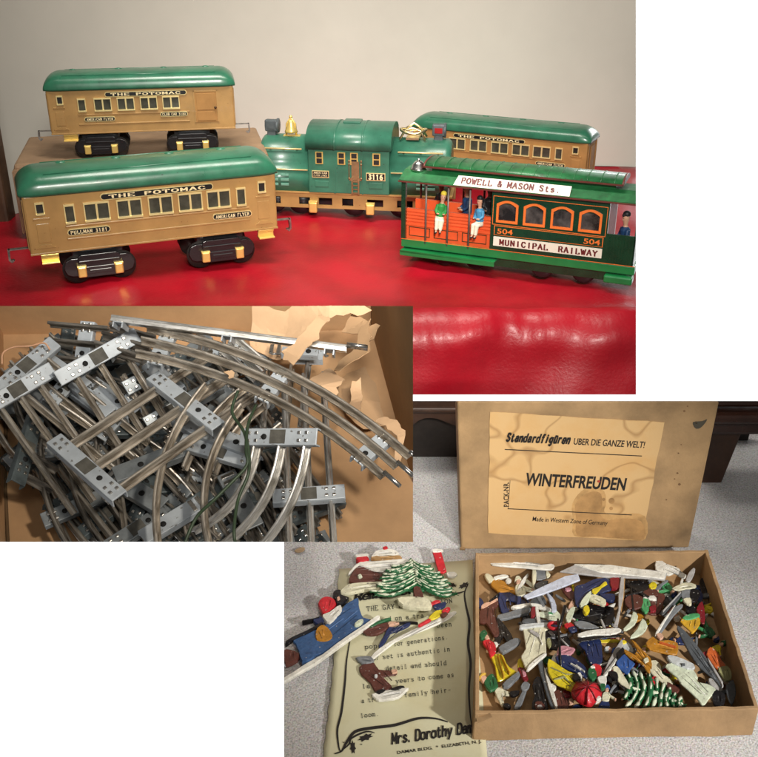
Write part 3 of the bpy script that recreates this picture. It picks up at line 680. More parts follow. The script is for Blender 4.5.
def cable_car():
    th = math.radians(-21.8); a0 = T.at(450, 268); u = Vector((math.cos(th), math.sin(th), 0))
    M = Matrix.Translation(a0 - u * .72) @ Matrix.Rotation(th, 4, 'Z')
    root = thing('cable_car', 'green and orange tin cable car with open benches at the right of the red cloth', 'toy cable car', M)
    L, W = 3.17, 0.72
    g1 = mat('bright_green_litho', (.012, .20, .055), .3, var=.12, scale=4, coat=.3)
    g2 = mat('dark_green_litho', (.006, .045, .02), .28, var=.2, scale=5, coat=.3)
    g3 = mat('roof_green_litho', (.018, .145, .045), .45, var=.3, scale=5, chip=((.06, .035, .02), 20, .69), coat=.15, bump=.05)
    org = mat('orange_litho', (.78, .11, .03), .35, var=.1, scale=4)
    org2 = mat('orange_frame', (.85, .19, .035), .35, var=.06)
    mar = mat('maroon_edge', (.13, .03, .022), .4, var=.1)
    cream = mat('cream_litho', (.80, .76, .64), .4, var=.05)
    ink = mat('dark_red_ink', (.13, .012, .012), .5, var=.05)
    gry = mat('grey_post', (.20, .17, .15), .4, .4)
    # base
    mb = MB(); mb.box(.0, L, 0, W, .22, .33, bev=.01); b = mb.build('floor_sill', g1, root)
    mb = MB(); mb.box(.03, L - .1, .04, W - .04, .10, .22); mb.build('underframe', g2, root)
    mb = MB(); mb.box(.02, 1.36, -.10, .10, .17, .20); mb.box(.02, 1.36, -.10, -.085, .13, .20); mb.build('running_board', g1, root, bevel=.005)
    mb = MB(); mb.box(2.80, 3.16, -.07, .12, .10, .20, bev=.02); mb.build('end_step', g1, root)
    MB().box(.0, L, -.006, 0.0, .335, .342).build('stripe', org2, root)
    for x in (.62, 1.05, 1.97, 2.52):
        for y in (.06, W - .14): MB().lathe([(0, 0), (.09, 0), (.15, .01), (.16, .03), (.15, .06), (0, .07)], (x, y, .155 if False else .16), 'y', 24).build('wheel', black, root)
    # closed saloon
    x0, x1 = 1.26, 2.78
    zb, zt = .33, 1.13
    wins = [(1.33 + i * .36, 1.33 + i * .36 + .29) for i in range(4)]
    mb = MB(); wz0, wz1 = .72, 1.02
    mb.box(x0, x1, 0, .03, zb, wz0); mb.box(x0, x1, 0, .03, wz1, zt)
    e = [x0] + [q for w in wins for q in w] + [x1]
    for i in range(0, len(e), 2): mb.box(e[i], e[i + 1], 0, .03, wz0, wz1)
    mb.box(x0, x1, W - .03, W, zb, zt)
    mb.build('side_wall', g2, root)
    for (xa, xb) in ((x1 - .03, x1), (x0, x0 + .03)): MB().box(xa, xb, .03, W - .03, zb, zt).build('bulkhead', mat('red_panel', (.35, .04, .05), .5, var=.1), root)
    for (a, b_) in wins:
        mb = MB(); n = 8; zc = wz1 - .05
        outer = [(a, wz0)] + [(b_, wz0)] + [(b_ - (b_ - a) * i / n, zc + .05 * math.sin(PI * i / n) + .0) for i in range(n + 1)]
        t = .03
        inner = [(a + t, wz0 + t)] + [(b_ - t, wz0 + t)] + [(b_ - t - (b_ - a - 2 * t) * i / n, zc - t + .05 * math.sin(PI * i / n)) for i in range(n + 1)]
        k = len(outer); vs = [(p[0], y, p[1]) for y in (-.012, .01) for p in outer] + [(p[0], y, p[1]) for y in (-.012, .01) for p in inner]
        fs = []
        for i in range(k):
            j = (i + 1) % k
            fs += [(i, j, 2 * k + j, 2 * k + i), (k + i, 3 * k + i, 3 * k + j, k + j), (i, k + i, k + j, j), (2 * k + i, 2 * k + j, 3 * k + j, 3 * k + i)]
        mb.add(vs, fs); w = mb.build('window', org2, root)
        gl = MB().box(a, b_, .012, .016, wz0 + .005, wz1 - .005); 
        gm = mat('pane_with_painted_reflection', (.10, .09, .085), .08, var=.6, scale=2.2, spec=.8, col2=(.015, .013, .014), lo=.38, hi=.58)  # light and dark blotches paint reflections into the pane colour
        gl.build('pane', gm, w)
        MB().prism([(a, zc), (b_, zc), (b_, wz1), (a, wz1)], 'y', .002, .008).build('arch_panel', g2, w)
    # lettering panels
    mb = MB(); mb.box(1.31, 2.74, -.006, 0, .545, .675, 0); mb.box(1.32, 2.73, -.009, -.006, .553, .667, 1)
    np_ = mb.build('number_panel', [org2, g2], root)
    for xx in (1.35, 2.49):
        g, w = font_mb('504', bold=.12); place_text(g, w, Vector((xx, -.009, .572)), Vector((xx + .215, -.009, .572)), Vector((0, -1, 0)), .072); g.build('lettering', org2, np_)
    mb = MB(); mb.box(1.31, 2.74, -.012, 0, .40, .525); sb = mb.build('sign_board', cream, root)
    g, w = glyph_mb('MUNICIPAL  RAILWAY', 1.6, .8, .85, 5.8); place_text(g, w, Vector((1.40, -.012, .425)), Vector((2.68, -.012, .425)), Vector((0, -1, 0)), .07); g.build('lettering', ink, sb)
    mb = MB(); mb.box(x0 + .02, x1 - .02, -.006, 0, 1.065, 1.072); mb.box(x0 + .02, x0 + .027, -.006, 0, .69, 1.065); mb.box(x1 - .027, x1 - .02, -.006, 0, .69, 1.065); mb.box(x0 + .02, x1 - .02, -.006, 0, .685, .692); mb.build('trim_line', org2, root)
    # open bench section
    mb = MB(); mb.box(.06, 1.26, .05, .09, .33, .76)
    for i in range(4): mb.box(.06, 1.26, .035, .05, .58 + .045 * i, .61 + .045 * i, bev=.006)
    mb.box(.06, 1.26, .03, .30, .53, .565)
    mb.build('bench', org, root)
    mb = MB(); mb.box(.06, 1.26, .40, .44, .33, .80); mb.build('bench_back', org, root)
    mb = MB()
    for (a, b_) in ((.10, .40), (.46, .80), (.86, 1.2)):
        for (za, zb_) in ((.38, .388), (.50, .508)): mb.box(a, b_, .042, .05, za, zb_)
        mb.box(a, a + .008, .042, .05, .38, .508); mb.box(b_ - .008, b_, .042, .05, .38, .508)
    mb.build('panel_line', g2, root)
    MB().box(.06, 1.24, W - .04, W, .33, .7).build('far_bench', org, root)
    for x in (.35, .66, .96): MB().tube([(x, .01, .30), (x, .01, 1.14)], .014, 8).build('pole', gry, root)
    for x in (.03,): MB().box(x - .03, x + .03, -.005, .05, .33, 1.14).build('corner_post', g2, root)
    for x in (.03, .35, .66, .96): MB().tube([(x, W - .01, .30), (x, W - .01, 1.14)], .016, 8).build('pole', mar, root)
    # right platform
    mb = MB(); mb.box(x1, L - .03, 0, .02, .33, .73); 
    for i in range(9): mb.box(x1 + .02 + i * .038, x1 + .035 + i * .038, -.008, 0, .36, .71)
    mb.box(L - .05, L - .03, 0, W, .33, .74); mb.build('platform_panel', g2, root)
    MB().box(L - .05, L - .02, 0, .03, .73, 1.14).build('corner_post', g2, root)
    MB().box(L - .05, L - .02, W - .03, W, .73, 1.14).build('corner_post', g2, root)
    # roof
    o = .05
    prof = [(-o, 1.14), (-o, 1.17), (.10, 1.235), (.19, 1.26), (W - .19, 1.26), (W - .1, 1.235), (W + o, 1.17), (W + o, 1.14)]
    MB().prism(prof, 'x', -.02, L + .01).build('lower_roof', g3, root)
    MB().prism([(-o - .008, 1.138), (-o - .008, 1.158), (W + o + .008, 1.158), (W + o + .008, 1.138)], 'x', -.03, L + .02).build('roof_edge', mar, root)
    MB().box(.36, 2.80, .20, W - .20, 1.26, 1.33).build('clerestory', g1, root)
    n = 10
    arch = [(W / 2 - (W / 2 - .10) * math.cos(PI * i / n), 1.335 + .075 * math.sin(PI * i / n)) for i in range(n + 1)]
    mb = MB(); mb.prism(arch, 'x', .28, 2.88, 0, True)
    for i in range(15):
        x = .40 + i * .17; mb.prism([(W / 2 - (W / 2 - .095) * math.cos(PI * q / n), 1.337 + .079 * math.sin(PI * q / n)) for q in range(n + 1)], 'x', x, x + .012, 0, True)
    up = mb.build('upper_roof', g3, root)
    mb = MB(); mb.box(.27, 2.89, .085, .10, 1.325, 1.345); mb.box(.27, 2.89, W - .10, W - .085, 1.325, 1.345)
    for x in (.265, 2.88): mb.prism([(W / 2 - (W / 2 - .088) * math.cos(PI * q / n), 1.328 + .085 * math.sin(PI * q / n)) for q in range(n + 1)], 'x', x, x + .025, 0, True)
    mb.build('roof_edge', mar, up)
    # roof sign board
    z0, z1 = 1.17, 1.275
    mb = MB(); mb.add([(.74, -.052, z0), (2.27, -.052, z0), (2.27, .05, z1), (.78, .05, z1), (.74, -.04, z0 - .01), (2.27, -.04, z0 - .01), (2.27, .07, z1 - .01), (.78, .07, z1 - .01)],
        [(0, 1, 2, 3), (4, 7, 6, 5), (0, 4, 5, 1), (1, 5, 6, 2), (2, 6, 7, 3), (3, 7, 4, 0)])
    rs = mb.build('route_board', cream, root)
    g, w = glyph_mb('POWELL & MASON Sts.', 1.55, .8, .8, 5.7)
    nn = Vector((0, -(z1 - z0), .102)).normalized(); up_ = Vector((0, .102, z1 - z0)).normalized()
    p0 = Vector((.84, -.052, z0)) + up_ * .036
    place_text(g, w, p0, p0 + Vector((1.30, 0, 0)), nn, .078, .006); g.build('lettering', ink, rs)
    mb = MB(); mb.lathe([(.11, 0), (.11, .02), (.095, .03), (.08, .08), (.045, .115), (0, .125)], (.16, .22, 1.255), 'z', 20); mb.ball((.16, .22, 1.39), .02, n=8)
    mb.build('bell', mat('chrome', (.75, .74, .72), .2, 1.0, var=.1), root)
    # passengers: separate toy figures in and on the car
    blue = mat('figure_blue', (.012, .05, .14), .5, var=.1); wht = mat('figure_cream', (.75, .7, .55), .5, var=.05)
    grn = mat('figure_green', (.03, .28, .06), .45); lb = mat('figure_light_blue', (.06, .28, .5), .45); yel = mat('figure_yellow', (.8, .65, .06), .45)
    dk = mat('figure_black', (.01, .01, .012), .5)
    def P_(x, y, z, rz=0): return M @ Matrix.Translation((x, y, z)) @ Matrix.Rotation(rz, 4, 'Z')
    figure('passenger_figure', 'toy passenger with yellow hair and green top hanging out over the orange bench', P_(.53, .045, .64, .35) @ Matrix.Rotation(.14, 4, 'Y'), 'toy passengers of the cable car', grn, yel, True, True, wht, scale=.95)
    figure('passenger_figure', 'toy passenger in light blue jacket and cream trousers sitting outside near the windows', P_(1.10, .045, .63, -.45) @ Matrix.Rotation(-.05, 4, 'Y'), 'toy passengers of the cable car', lb, dk, True, True, wht, scale=.95)
    figure('passenger_figure', 'toy passenger in dark blue suit seated inside behind the two outer figures', P_(.82, .36, .62, -1.0), 'toy passengers of the cable car', blue, dk, True, False, scale=1.15)
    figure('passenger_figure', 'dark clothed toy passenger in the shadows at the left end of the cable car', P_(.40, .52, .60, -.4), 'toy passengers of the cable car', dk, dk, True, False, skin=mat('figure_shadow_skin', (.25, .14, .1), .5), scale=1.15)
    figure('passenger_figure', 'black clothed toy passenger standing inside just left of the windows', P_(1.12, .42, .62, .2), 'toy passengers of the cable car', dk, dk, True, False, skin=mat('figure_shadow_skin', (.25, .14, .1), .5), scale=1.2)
    figure('conductor_figure', 'toy conductor in blue uniform and cap on the right hand platform', P_(2.97, .20, .50, -.9), 'toy passengers of the cable car', blue, dk, False, False, scale=1.15)
_b = set(o.name for o in C.objects)
cable_car()
for o in [o for o in C.objects if o.name not in _b and o.type == 'MESH' and not o.modifiers]:
    if o.data.name.split('.')[0] not in ('body',): cut(o, world(o), [CUT1R])
# small silver track end lying between the front car and the locomotive
# ================================================================== the carton of toy track
def bplane_box():
    fl = []
    m = kraft_in
    root = thing('carton', 'open brown carton filled with loose toy train track', 'carton', B.M)
    def q(px, py, z=0): return B.at(px, py, z)
    # floor
    a, b, c, d = q(-40, 326), q(371, 326), q(436, 570), q(-40, 570)
    mb = MB(); th = .05
    mb.add([a, b, c, d] + [v - Vector((0, 0, th)) for v in (a, b, c, d)], [(0, 1, 2, 3), (4, 7, 6, 5), (0, 4, 5, 1), (1, 5, 6, 2), (2, 6, 7, 3), (3, 7, 4, 0)])
    mb.build('carton_floor', m, root, cuts=[CUT2B, CUT2R])
    # back wall, slightly bulging
    def wall(name, p, q_, h, off, cuts, bulge=.04, mt=m):
        n = (q_ - p).normalized().cross(Vector((0, 0, 1))) * off
        mb = MB(); N_ = 16; K_ = 8
        for side in (0, 1):
            vs = []
            for j in range(K_ + 1):
                for i in range(N_ + 1):
                    u = i / N_; v = j / K_
                    vs.append(p.lerp(q_, u) + Vector((0, 0, h * v)) + n.normalized() * (bulge * math.sin(PI * u) * math.sin(PI * v * .8) * .6 + side * .04))
            fs = [(j * (N_ + 1) + i, j * (N_ + 1) + i + 1, (j + 1) * (N_ + 1) + i + 1, (j + 1) * (N_ + 1) + i) for j in range(K_) for i in range(N_)]
            mb.add(vs, fs, 0, True)
        mb.build(name, mt, root, cuts=cuts)
    wall('back_wall_panel', q(-40, 335), q(371, 330), 1.6, -1, [CUT2T, CUT2R])
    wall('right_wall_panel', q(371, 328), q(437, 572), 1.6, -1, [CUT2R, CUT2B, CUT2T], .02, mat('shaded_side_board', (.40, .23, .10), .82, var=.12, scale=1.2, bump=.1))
    wall('left_wall_panel', q(3, 300), q(6, 575), .35, 1, [CUT2B, CUT2T], .01)
    # inner fold line at lower left
    mb = MB(); mb.tube([q(5, 395, .01), q(6, 430, .02), q(5, 480, .01), q(8, 545, .01)], .012, 6); mb.build('torn_edge', mat('torn_edge', (.12, .07, .03), .9), root, cuts=[CUT2B])
bplane_box()
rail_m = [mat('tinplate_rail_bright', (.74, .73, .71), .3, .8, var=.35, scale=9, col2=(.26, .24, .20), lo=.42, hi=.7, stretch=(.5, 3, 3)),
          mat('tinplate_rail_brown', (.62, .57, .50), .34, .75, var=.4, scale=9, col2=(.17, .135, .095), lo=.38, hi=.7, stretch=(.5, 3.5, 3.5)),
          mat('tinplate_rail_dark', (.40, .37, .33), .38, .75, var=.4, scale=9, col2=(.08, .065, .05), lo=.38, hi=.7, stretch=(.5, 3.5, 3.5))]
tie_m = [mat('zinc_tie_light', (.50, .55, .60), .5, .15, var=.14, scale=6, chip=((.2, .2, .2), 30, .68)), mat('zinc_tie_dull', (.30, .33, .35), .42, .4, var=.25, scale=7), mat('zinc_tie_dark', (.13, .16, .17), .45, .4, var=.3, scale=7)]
hole_m = mat('punched_hole', (.01, .01, .01), .8)
tab_m = mat('bright_tab', (.80, .77, .72), .28, 1.0, var=.2, scale=20)
pad_m = mat('fibre_insulator', (.11, .105, .09), .8, var=.2, scale=20)
pin_m = mat('steel_pin', (.7, .69, .66), .25, 1.0)
PROF = [(-.034, .0), (.034, .0), (.034, .010), (.020, .004), (.010, .014), (.008, .050), (.015, .058), (.018, .070), (.012, .080), (0, .084), (-.012, .080), (-.018, .070), (-.015, .058), (-.008, .050), (-.010, .014), (-.020, .004), (-.034, .010)]
def track(label, a, b, za=.3, zb=.3, bend=0.0, gauge=.185, rm=1, tm=0, ties=(0.0, 1.0), over=True, roll=0.0, rails=(-1, 0, 1), S=1.0, pins=False, group='toy track sections heaped in the carton', inset=0.0, tie_half=1.45, mid=True):
    """one section of three rail tinplate track; a, b are the ends of the middle rail"""
    A = B.at(a[0], a[1], za); Bq = B.at(b[0], b[1], zb)
    org = (A + Bq) / 2; d = (Bq - A); Ln = d.length; d.normalize()
    up = Vector((0, 0, 1)); up = (up - d * up.dot(d)).normalized()
    up = Matrix.Rotation(roll, 3, d) @ up
    side = d.cross(up).normalized()
    R = Matrix((d, -side, up)).transposed().to_4x4()
    M = B.M @ Matrix.Translation(org) @ R
    root = thing('track_section', label, 'toy track', M, group)
    N_ = 14 if bend else 2
    def path(off, z=0, t0=0, t1=1):
        pts = []
        for i in range(N_ + 1):
            t = t0 + (t1 - t0) * i / N_; x = (t - .5) * Ln
            y = bend * 4 * t * (1 - t); dy = bend * 4 * (1 - 2 * t) / Ln
            nl = math.hypot(1, dy)
            pts.append(Vector((x - off * dy / nl, y + off / nl, z)))
        return pts
    for k in rails:
        mb = MB(); pf = [(x * S * .66, z * S * .80) for x, z in PROF]
        if over: pf = [(x, z - .074 * S) for x, z in pf]
        mb.sweep(path(k * gauge * S), pf, up=(0, 0, 1), smooth=False)
        mb.build('rail', rail_m[rm], root, cuts=[CUT2B, CUT2R])
        if pins:
            p = path(k * gauge * S)
            e, f = p[-1], p[-2]; dd = (e - f).normalized()
            mb = MB(); mb.tube([e + Vector((0, 0, .07 * S * (-1 if over else 1))), e + dd * .13 + Vector((0, 0, .07 * S * (-1 if over else 1)))], .014, 8); mb.build('connecting_pin', pin_m, root, cuts=[CUT2B, CUT2R])
    for t in ties:
        tt = .04 + .92 * t
        p = path(0, 0, max(0, tt - .01), min(1, tt + .01))
        c = p[len(p) // 2]; dd = (p[-1] - p[0]).normalized(); ss = Vector((-dd.y, dd.x, 0))
        Mt = Matrix((dd, ss, Vector((0, 0, 1)))).transposed().to_4x4(); Mt.translation = c
        s = S; hw = .052 * s; hl = gauge * tie_half * s * .96
        z0, z1 = ((.0, .012) if over else (-.014, -.002))
        mb = MB(); mb.box(-hw, hw, -hl, hl, z0 * s, z1 * s, bev=.005)
        dz = -.045 if over else -.05
        mb.box(-hw, -hw + .008, -hl, hl, (z0 + dz) * s, z0 * s); mb.box(hw - .008, hw, -hl, hl, (z0 + dz) * s, z0 * s)
        ti = mb.build('tie', tie_m[tm], root, M=Mt, cuts=[CUT2B, CUT2R, CUT2T])
        h_ = MB(); h_.lathe([(0, 0), (.018 * s, 0), (.018 * s, .0025), (0, .0025)], (0, -gauge * .55 * s, z1 * s), 'z', 12)
        h_.build('hole', hole_m, ti, cuts=[CUT2B])
        if over and mid:
            h_ = MB(); h_.box(-.042 * s, .042 * s, -.05 * s, .05 * s, z1 * s, (z1 + .004) * s); h_.build('insulator', pad_m, ti, cuts=[CUT2B])
        h_ = MB()
        for k in (-1, 1):
            for u in (-1, 1):
                for v in (-1, 1):
                    h_.box(u * .023 * s - .010 * s, u * .023 * s + .010 * s, k * gauge * s + v * .024 * s - .011 * s, k * gauge * s + v * .024 * s + .011 * s, z1 * s, (z1 + .010) * s, bev=.004)
        h_.build('rail_tab', tab_m, ti, cuts=[CUT2B])
    return root

G_ = 'toy track sections heaped in the carton'
# buried ones first (a dark tangle underneath), descending to the lower right
rnd = random.Random(11)
bur = [(5, 372, 75, 450), (45, 385, 95, 500), (75, 360, 165, 450), (120, 350, 190, 430), (165, 440, 235, 560), (255, 440, 300, 560), (180, 350, 250, 400), (90, 430, 130, 560), (210, 400, 260, 500), (140, 420, 160, 560), (190, 460, 260, 560), (205, 450, 285, 560), (215, 480, 245, 560), (150, 400, 205, 500), (70, 440, 120, 560), (25, 440, 85, 480), (60, 370, 190, 530), (20, 385, 120, 520), (85, 365, 230, 520), (110, 350, 260, 500), (150, 380, 285, 530), (60, 430, 150, 560), (130, 430, 210, 560), (90, 400, 235, 560),
       (30, 350, 120, 440), (100, 440, 175, 560), (70, 400, 210, 540), (200, 350, 270, 440), (15, 400, 80, 470), (120, 365, 175, 470), (160, 400, 270, 560), (55, 450, 110, 560), (225, 440, 290, 560), (140, 490, 185, 560), (30, 365, 200, 500), (245, 470, 282, 560),
       (175, 430, 300, 560), (215, 380, 320, 520), (120, 470, 200, 560), (60, 345, 150, 370), (230, 360, 285, 470), (40, 400, 165, 545), (190, 365, 255, 460), (150, 470, 240, 545), (100, 380, 180, 440)]
for i, (x0, y0, x1, y1) in enumerate(bur):
    y1 = min(y1, 585); z_ = .08 + .09 * (i % 5)
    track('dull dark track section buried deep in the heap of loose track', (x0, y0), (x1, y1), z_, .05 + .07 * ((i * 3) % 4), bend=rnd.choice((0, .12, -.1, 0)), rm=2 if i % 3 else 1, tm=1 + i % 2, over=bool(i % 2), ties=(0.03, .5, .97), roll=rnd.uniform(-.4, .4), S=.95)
def tk(lbl, *a, **k): return track(lbl, *a, group=None, **k)
tk('straight section whose zinc tie points to the bottom edge, below the heap centre', (150, 545), (78, 452), .35, .42, rm=1, tm=1, ties=(.14,), gauge=.15)
tk('grey track section lying level at the top left of the heap', (48, 341), (108, 346), .62, .62, rm=2, tm=0, ties=(.6,), over=False, gauge=.12, roll=.5)
tk('upper of two pale ended track sections at the left edge of the carton', (22, 362), (135, 455), .86, .5, rm=1, tm=0, ties=(0.0,), tie_half=1.9, gauge=.14)
tk('lower of two pale ended track sections at the left edge of the carton', (14, 385), (95, 500), .95, .45, rm=1, tm=0, ties=(0.0,), tie_half=1.9, gauge=.14)
tk('track section with a grey end tie beside the two pale ties at upper left', (62, 380), (195, 470), .72, .3, rm=1, tm=0, ties=(.0, .4), over=True, gauge=.14)
tk('track section with one zinc tie, fanning down from the upper left', (96, 353), (150, 440), .98, .55, rm=1, tm=0, ties=(0.0,), gauge=.175, tie_half=1.75)
tk('track section with slanting dull rails just right of the fanned section', (140, 365), (172, 420), .75, .5, rm=1, tm=1, ties=(0.2, .9), gauge=.12)
tk('curved section with dark blue grey tie standing along the left wall', (32, 432), (122, 560), .35, .15, rm=2, tm=2, ties=(), bend=-.10, gauge=.0, rails=(0,))
tk('short dark section with blue grey tie on top beside the left wall', (26, 448), (62, 468), .62, .4, rm=2, tm=2, ties=(0.0,), gauge=.16, tie_half=1.75)
tk('large straight section with two big zinc ties in front of the heap', (79, 472), (236, 366), 1.0, .9, rm=1, tm=0, ties=(0.0, .66), gauge=.235, tie_half=1.38, S=1.0, pins=False)
# curved ones in the middle
tk('tall curved section with brown rails running down the middle of the heap', (222, 392), (186, 560), 1.0, .8, bend=-.14, rm=1, tm=0, ties=(), gauge=.14, rails=(-1, 1))
tk('curved section behind the green wires with a pale tie near its top', (262, 402), (212, 470), .7, .6, bend=-.05, rm=1, tm=0, ties=(.8,), gauge=.2)
tk('bright curved section hanging below a light zinc tie in the lower middle', (279, 430), (196, 556), 1.02, .55, bend=.15, rm=0, tm=0, ties=(0.0,), gauge=.165, tie_half=1.6)
tk('narrow bright straight section running up and down at right of heap', (303, 372), (312, 560), .55, .5, rm=0, tm=0, ties=(.70,), gauge=.135, tie_half=1.75)
tk('straight section leaning left of the upright one, below the long curve', (268, 345), (262, 420), .45, .5, rm=0, tm=0, ties=(0.04,), gauge=.16, rails=(0,), tie_half=.7)
tk('straight section with silver bracket end poking out under the torn paper', (309, 350), (300, 420), .45, .5, rm=0, tm=0, ties=(0.04,), gauge=.16, rails=(0,), tie_half=.7)
tk('straight section between the two silver bracket ends', (291, 362), (284, 440), .4, .45, rm=1, tm=0, ties=(), gauge=.16, rails=(0,))
tk('pale stepped track end under the silver section at top centre', (228, 345), (262, 375), .6, .5, rm=0, tm=0, ties=(.1, .5), gauge=.07, tie_half=1.2, over=False)
# big curve across and silver straight on edge
tk('long three rail curve sweeping from top centre to the right wall', (142, 343), (396, 468), 1.12, .95, bend=.15, rm=1, tm=0, ties=(.03, .48, .93), gauge=.112, over=False, pins=True, tie_half=1.35, S=.95)
tk('bright silver straight section lying on its side along the top of the heap', (112, 322), (346, 352), 1.22, 1.12, rm=0, tm=0, ties=(0.0, .5, .97), gauge=.055, over=False, roll=-1.0, pins=True, tie_half=2.2, S=.62)
tk('stub of dull rail ends tucked under the silver section at left', (104, 338), (150, 352), .9, .9, rm=2, tm=1, ties=(.2,), gauge=.09, over=False)
# loose zinc ties seen in the gaps
def loose(px, py, z, rot, label, tm=0, S=1.0):
    A = B.at(px, py, z); M = B.M @ Matrix.Translation(A) @ Matrix.Rotation(rot, 4, 'Z')
    mb = MB(); mb.box(-.07 * S, .07 * S, -.26 * S, .26 * S, 0, .012, bev=.004); mb.box(-.07 * S, -.062 * S, -.26 * S, .26 * S, -.04, 0); mb.box(.062 * S, .07 * S, -.26 * S, .26 * S, -.04, 0)
    o = mb.build('track_tie', tie_m[tm], M=M, cuts=[CUT2B]); tag(o, label, 'track tie', 'loose ties in the heap')
    h = MB(); h.lathe([(0, 0), (.02, 0), (.02, .003), (0, .003)], (0, -.06, .012), 'z', 12); h.build('hole', hole_m, o)
    h = MB()
    for y in (.15, .2): h.box(-.045, .045, y - .014, y + .014, .012, .022, bev=.004)
    h.build('rail_tab', tab_m, o)
loose(205, 432, .62, 1.0, 'small zinc tie left of the green wires', 0, .9)
loose(150, 462, .55, -1.1, 'zinc tie under the middle rails of the large straight section', 1, .9)
loose(172, 520, .5, -.9, 'zinc tie between the two brown curved rails at the bottom', 0, .8)
loose(62, 372, .70, .9, 'zinc tie behind the two pale ended sections', 0, .9)
loose(160, 375, .72, .8, 'pale zinc tie above the right end of the large straight section', 0, .8)
loose(228, 440, .66, 1.15, 'second small zinc tie beside the green wires', 0, .85)
loose(112, 398, .6, .9, 'zinc tie lying above the rails of the fanned section', 0, .85)
loose(88, 398, .62, .9, 'pale zinc tie under the lower pale ended section', 0, .85)
loose(46, 400, .6, .85, 'small tie below the pale ended sections at far left', 1, .8)
loose(300, 352, .56, 1.5, 'bright silver bracket end below the silver section', 0, .5)
loose(228, 352, .56, 1.5, 'bright silver bracket end left of the torn paper', 0, .5)
loose(135, 490, .45, 1.0, 'dull tie seen between the rails in front of the pile', 1, .9)
loose(190, 400, .5, -.9, 'tie half hidden behind the tall brown curved rails', 1, .9)
loose(240, 500, .42, .5, 'zinc tie glimpsed through the bright curved rails', 1, .9)

# torn brown packing paper
paper = mat('torn_kraft_paper', (.70, .46, .27), .75, var=.12, scale=1.5, bump=.5, bscale=6)
paper2 = mat('torn_kraft_paper_dark', (.48, .30, .16), .8, var=.12, scale=1.5, bump=.5, bscale=6)
def crumple(label, pts, z, amp, m=paper, seed=1, tilt=(0, 0)):
    r_ = random.Random(seed)
    P = [B.at(x, y, z) for x, y in pts]
    c = sum(P, Vector()) / len(P)
    bm = bmesh.new()
    out = []
    for i in range(len(P)):
        a, b = P[i], P[(i + 1) % len(P)]
        k = 3
        for j in range(k):
            q = a.lerp(b, j / k); out.append(q - c + Vector((r_.uniform(-1, 1), r_.uniform(-1, 1), 0)) * .012)
    vs = [bm.verts.new(q) for q in out]
    f = bm.faces.new(vs); bmesh.ops.triangulate(bm, faces=[f])
    for _ in range(4): bmesh.ops.subdivide_edges(bm, edges=[e for e in bm.edges if e.calc_length() > .055], cuts=1); bmesh.ops.triangulate(bm, faces=[f for f in bm.faces if len(f.verts) > 3])
    dirs = [(r_.uniform(0, PI), r_.uniform(0, 6), r_.uniform(3, 11)) for _ in range(6)]
    for v in bm.verts:
        h = 0
        for a, ph, k in dirs:
            t = (v.co.x * math.cos(a) + v.co.y * math.sin(a)) * k + ph
            h += abs(((t / PI) % 2) - 1) - .5
        v.co.z += amp * h * .95 + v.co.x * tilt[0] + v.co.y * tilt[1]
    me = bpy.data.meshes.new('paper'); bm.to_mesh(me); bm.free(); me.materials.append(m)
    o = bpy.data.objects.new('torn_paper', me); C.objects.link(o); o.matrix_world = B.M @ Matrix.Translation(c)
    cut(o, o.matrix_world, [CUT2T, CUT2R])
    so = o.modifiers.new('thickness', 'SOLIDIFY'); so.thickness = .006
    tag(o, label, 'paper', 'torn brown packing paper in the carton')
crumple('large torn sheet of brown paper against the back wall above the silver section', [(246, 331), (252, 305), (285, 309), (342, 300), (372, 311), (358, 316), (335, 320), (296, 334), (268, 333)], .72, .10, paper, 2, (0, .5))
crumple('crumpled paper strip crossing over the silver section', [(282, 349), (300, 336), (306, 326), (322, 314), (331, 318), (322, 328), (318, 338), (306, 346), (293, 367), (282, 358)], 1.26, .07, paper, 3, (-.2, .1))
crumple('arched paper scrap in the top right corner of the carton', [(342, 318), (352, 309), (365, 314), (369, 322), (379, 324), (374, 334), (362, 338), (358, 325)], .75, .10, paper2, 4)
crumple('folded brown paper below the tip of the silver section', [(334, 372), (340, 362), (356, 350), (362, 335), (371, 330), (370, 348), (371, 362), (352, 368), (342, 376)], .62, .10, paper2, 5, (.2, 0))
crumple('pale pointed paper scrap standing right of the bracket ends', [(306, 389), (318, 378), (329, 363), (344, 386), (338, 398), (338, 405), (322, 398)], .55, .09, paper, 6, (.3, 0))
crumple('narrow upright paper strip near the right wall of the carton', [(352, 370), (362, 367), (363, 385), (359, 415), (350, 412), (350, 390)], .5, .08, paper, 7)
crumple('dark paper sheet behind the upright strip by the right wall', [(338, 400), (345, 375), (366, 368), (376, 385), (382, 410), (386, 425), (362, 428), (345, 415)], .12, .05, paper2, 8)
crumple('loose brown paper curl hooked over the right end of the long curve', [(376, 425), (383, 419), (396, 426), (405, 440), (404, 455), (400, 470), (393, 472), (398, 455), (396, 442), (386, 433)], .45, .05, paper, 9)
crumple('small paper scrap seen between the rails at lower middle', [(262, 470), (285, 478), (289, 505), (280, 515), (270, 500)], .1, .05, paper, 12)
crumple('tiny paper flake caught on the long curve', [(224, 371), (233, 367), (234, 374), (229, 377)], 1.2, .02, paper, 13)
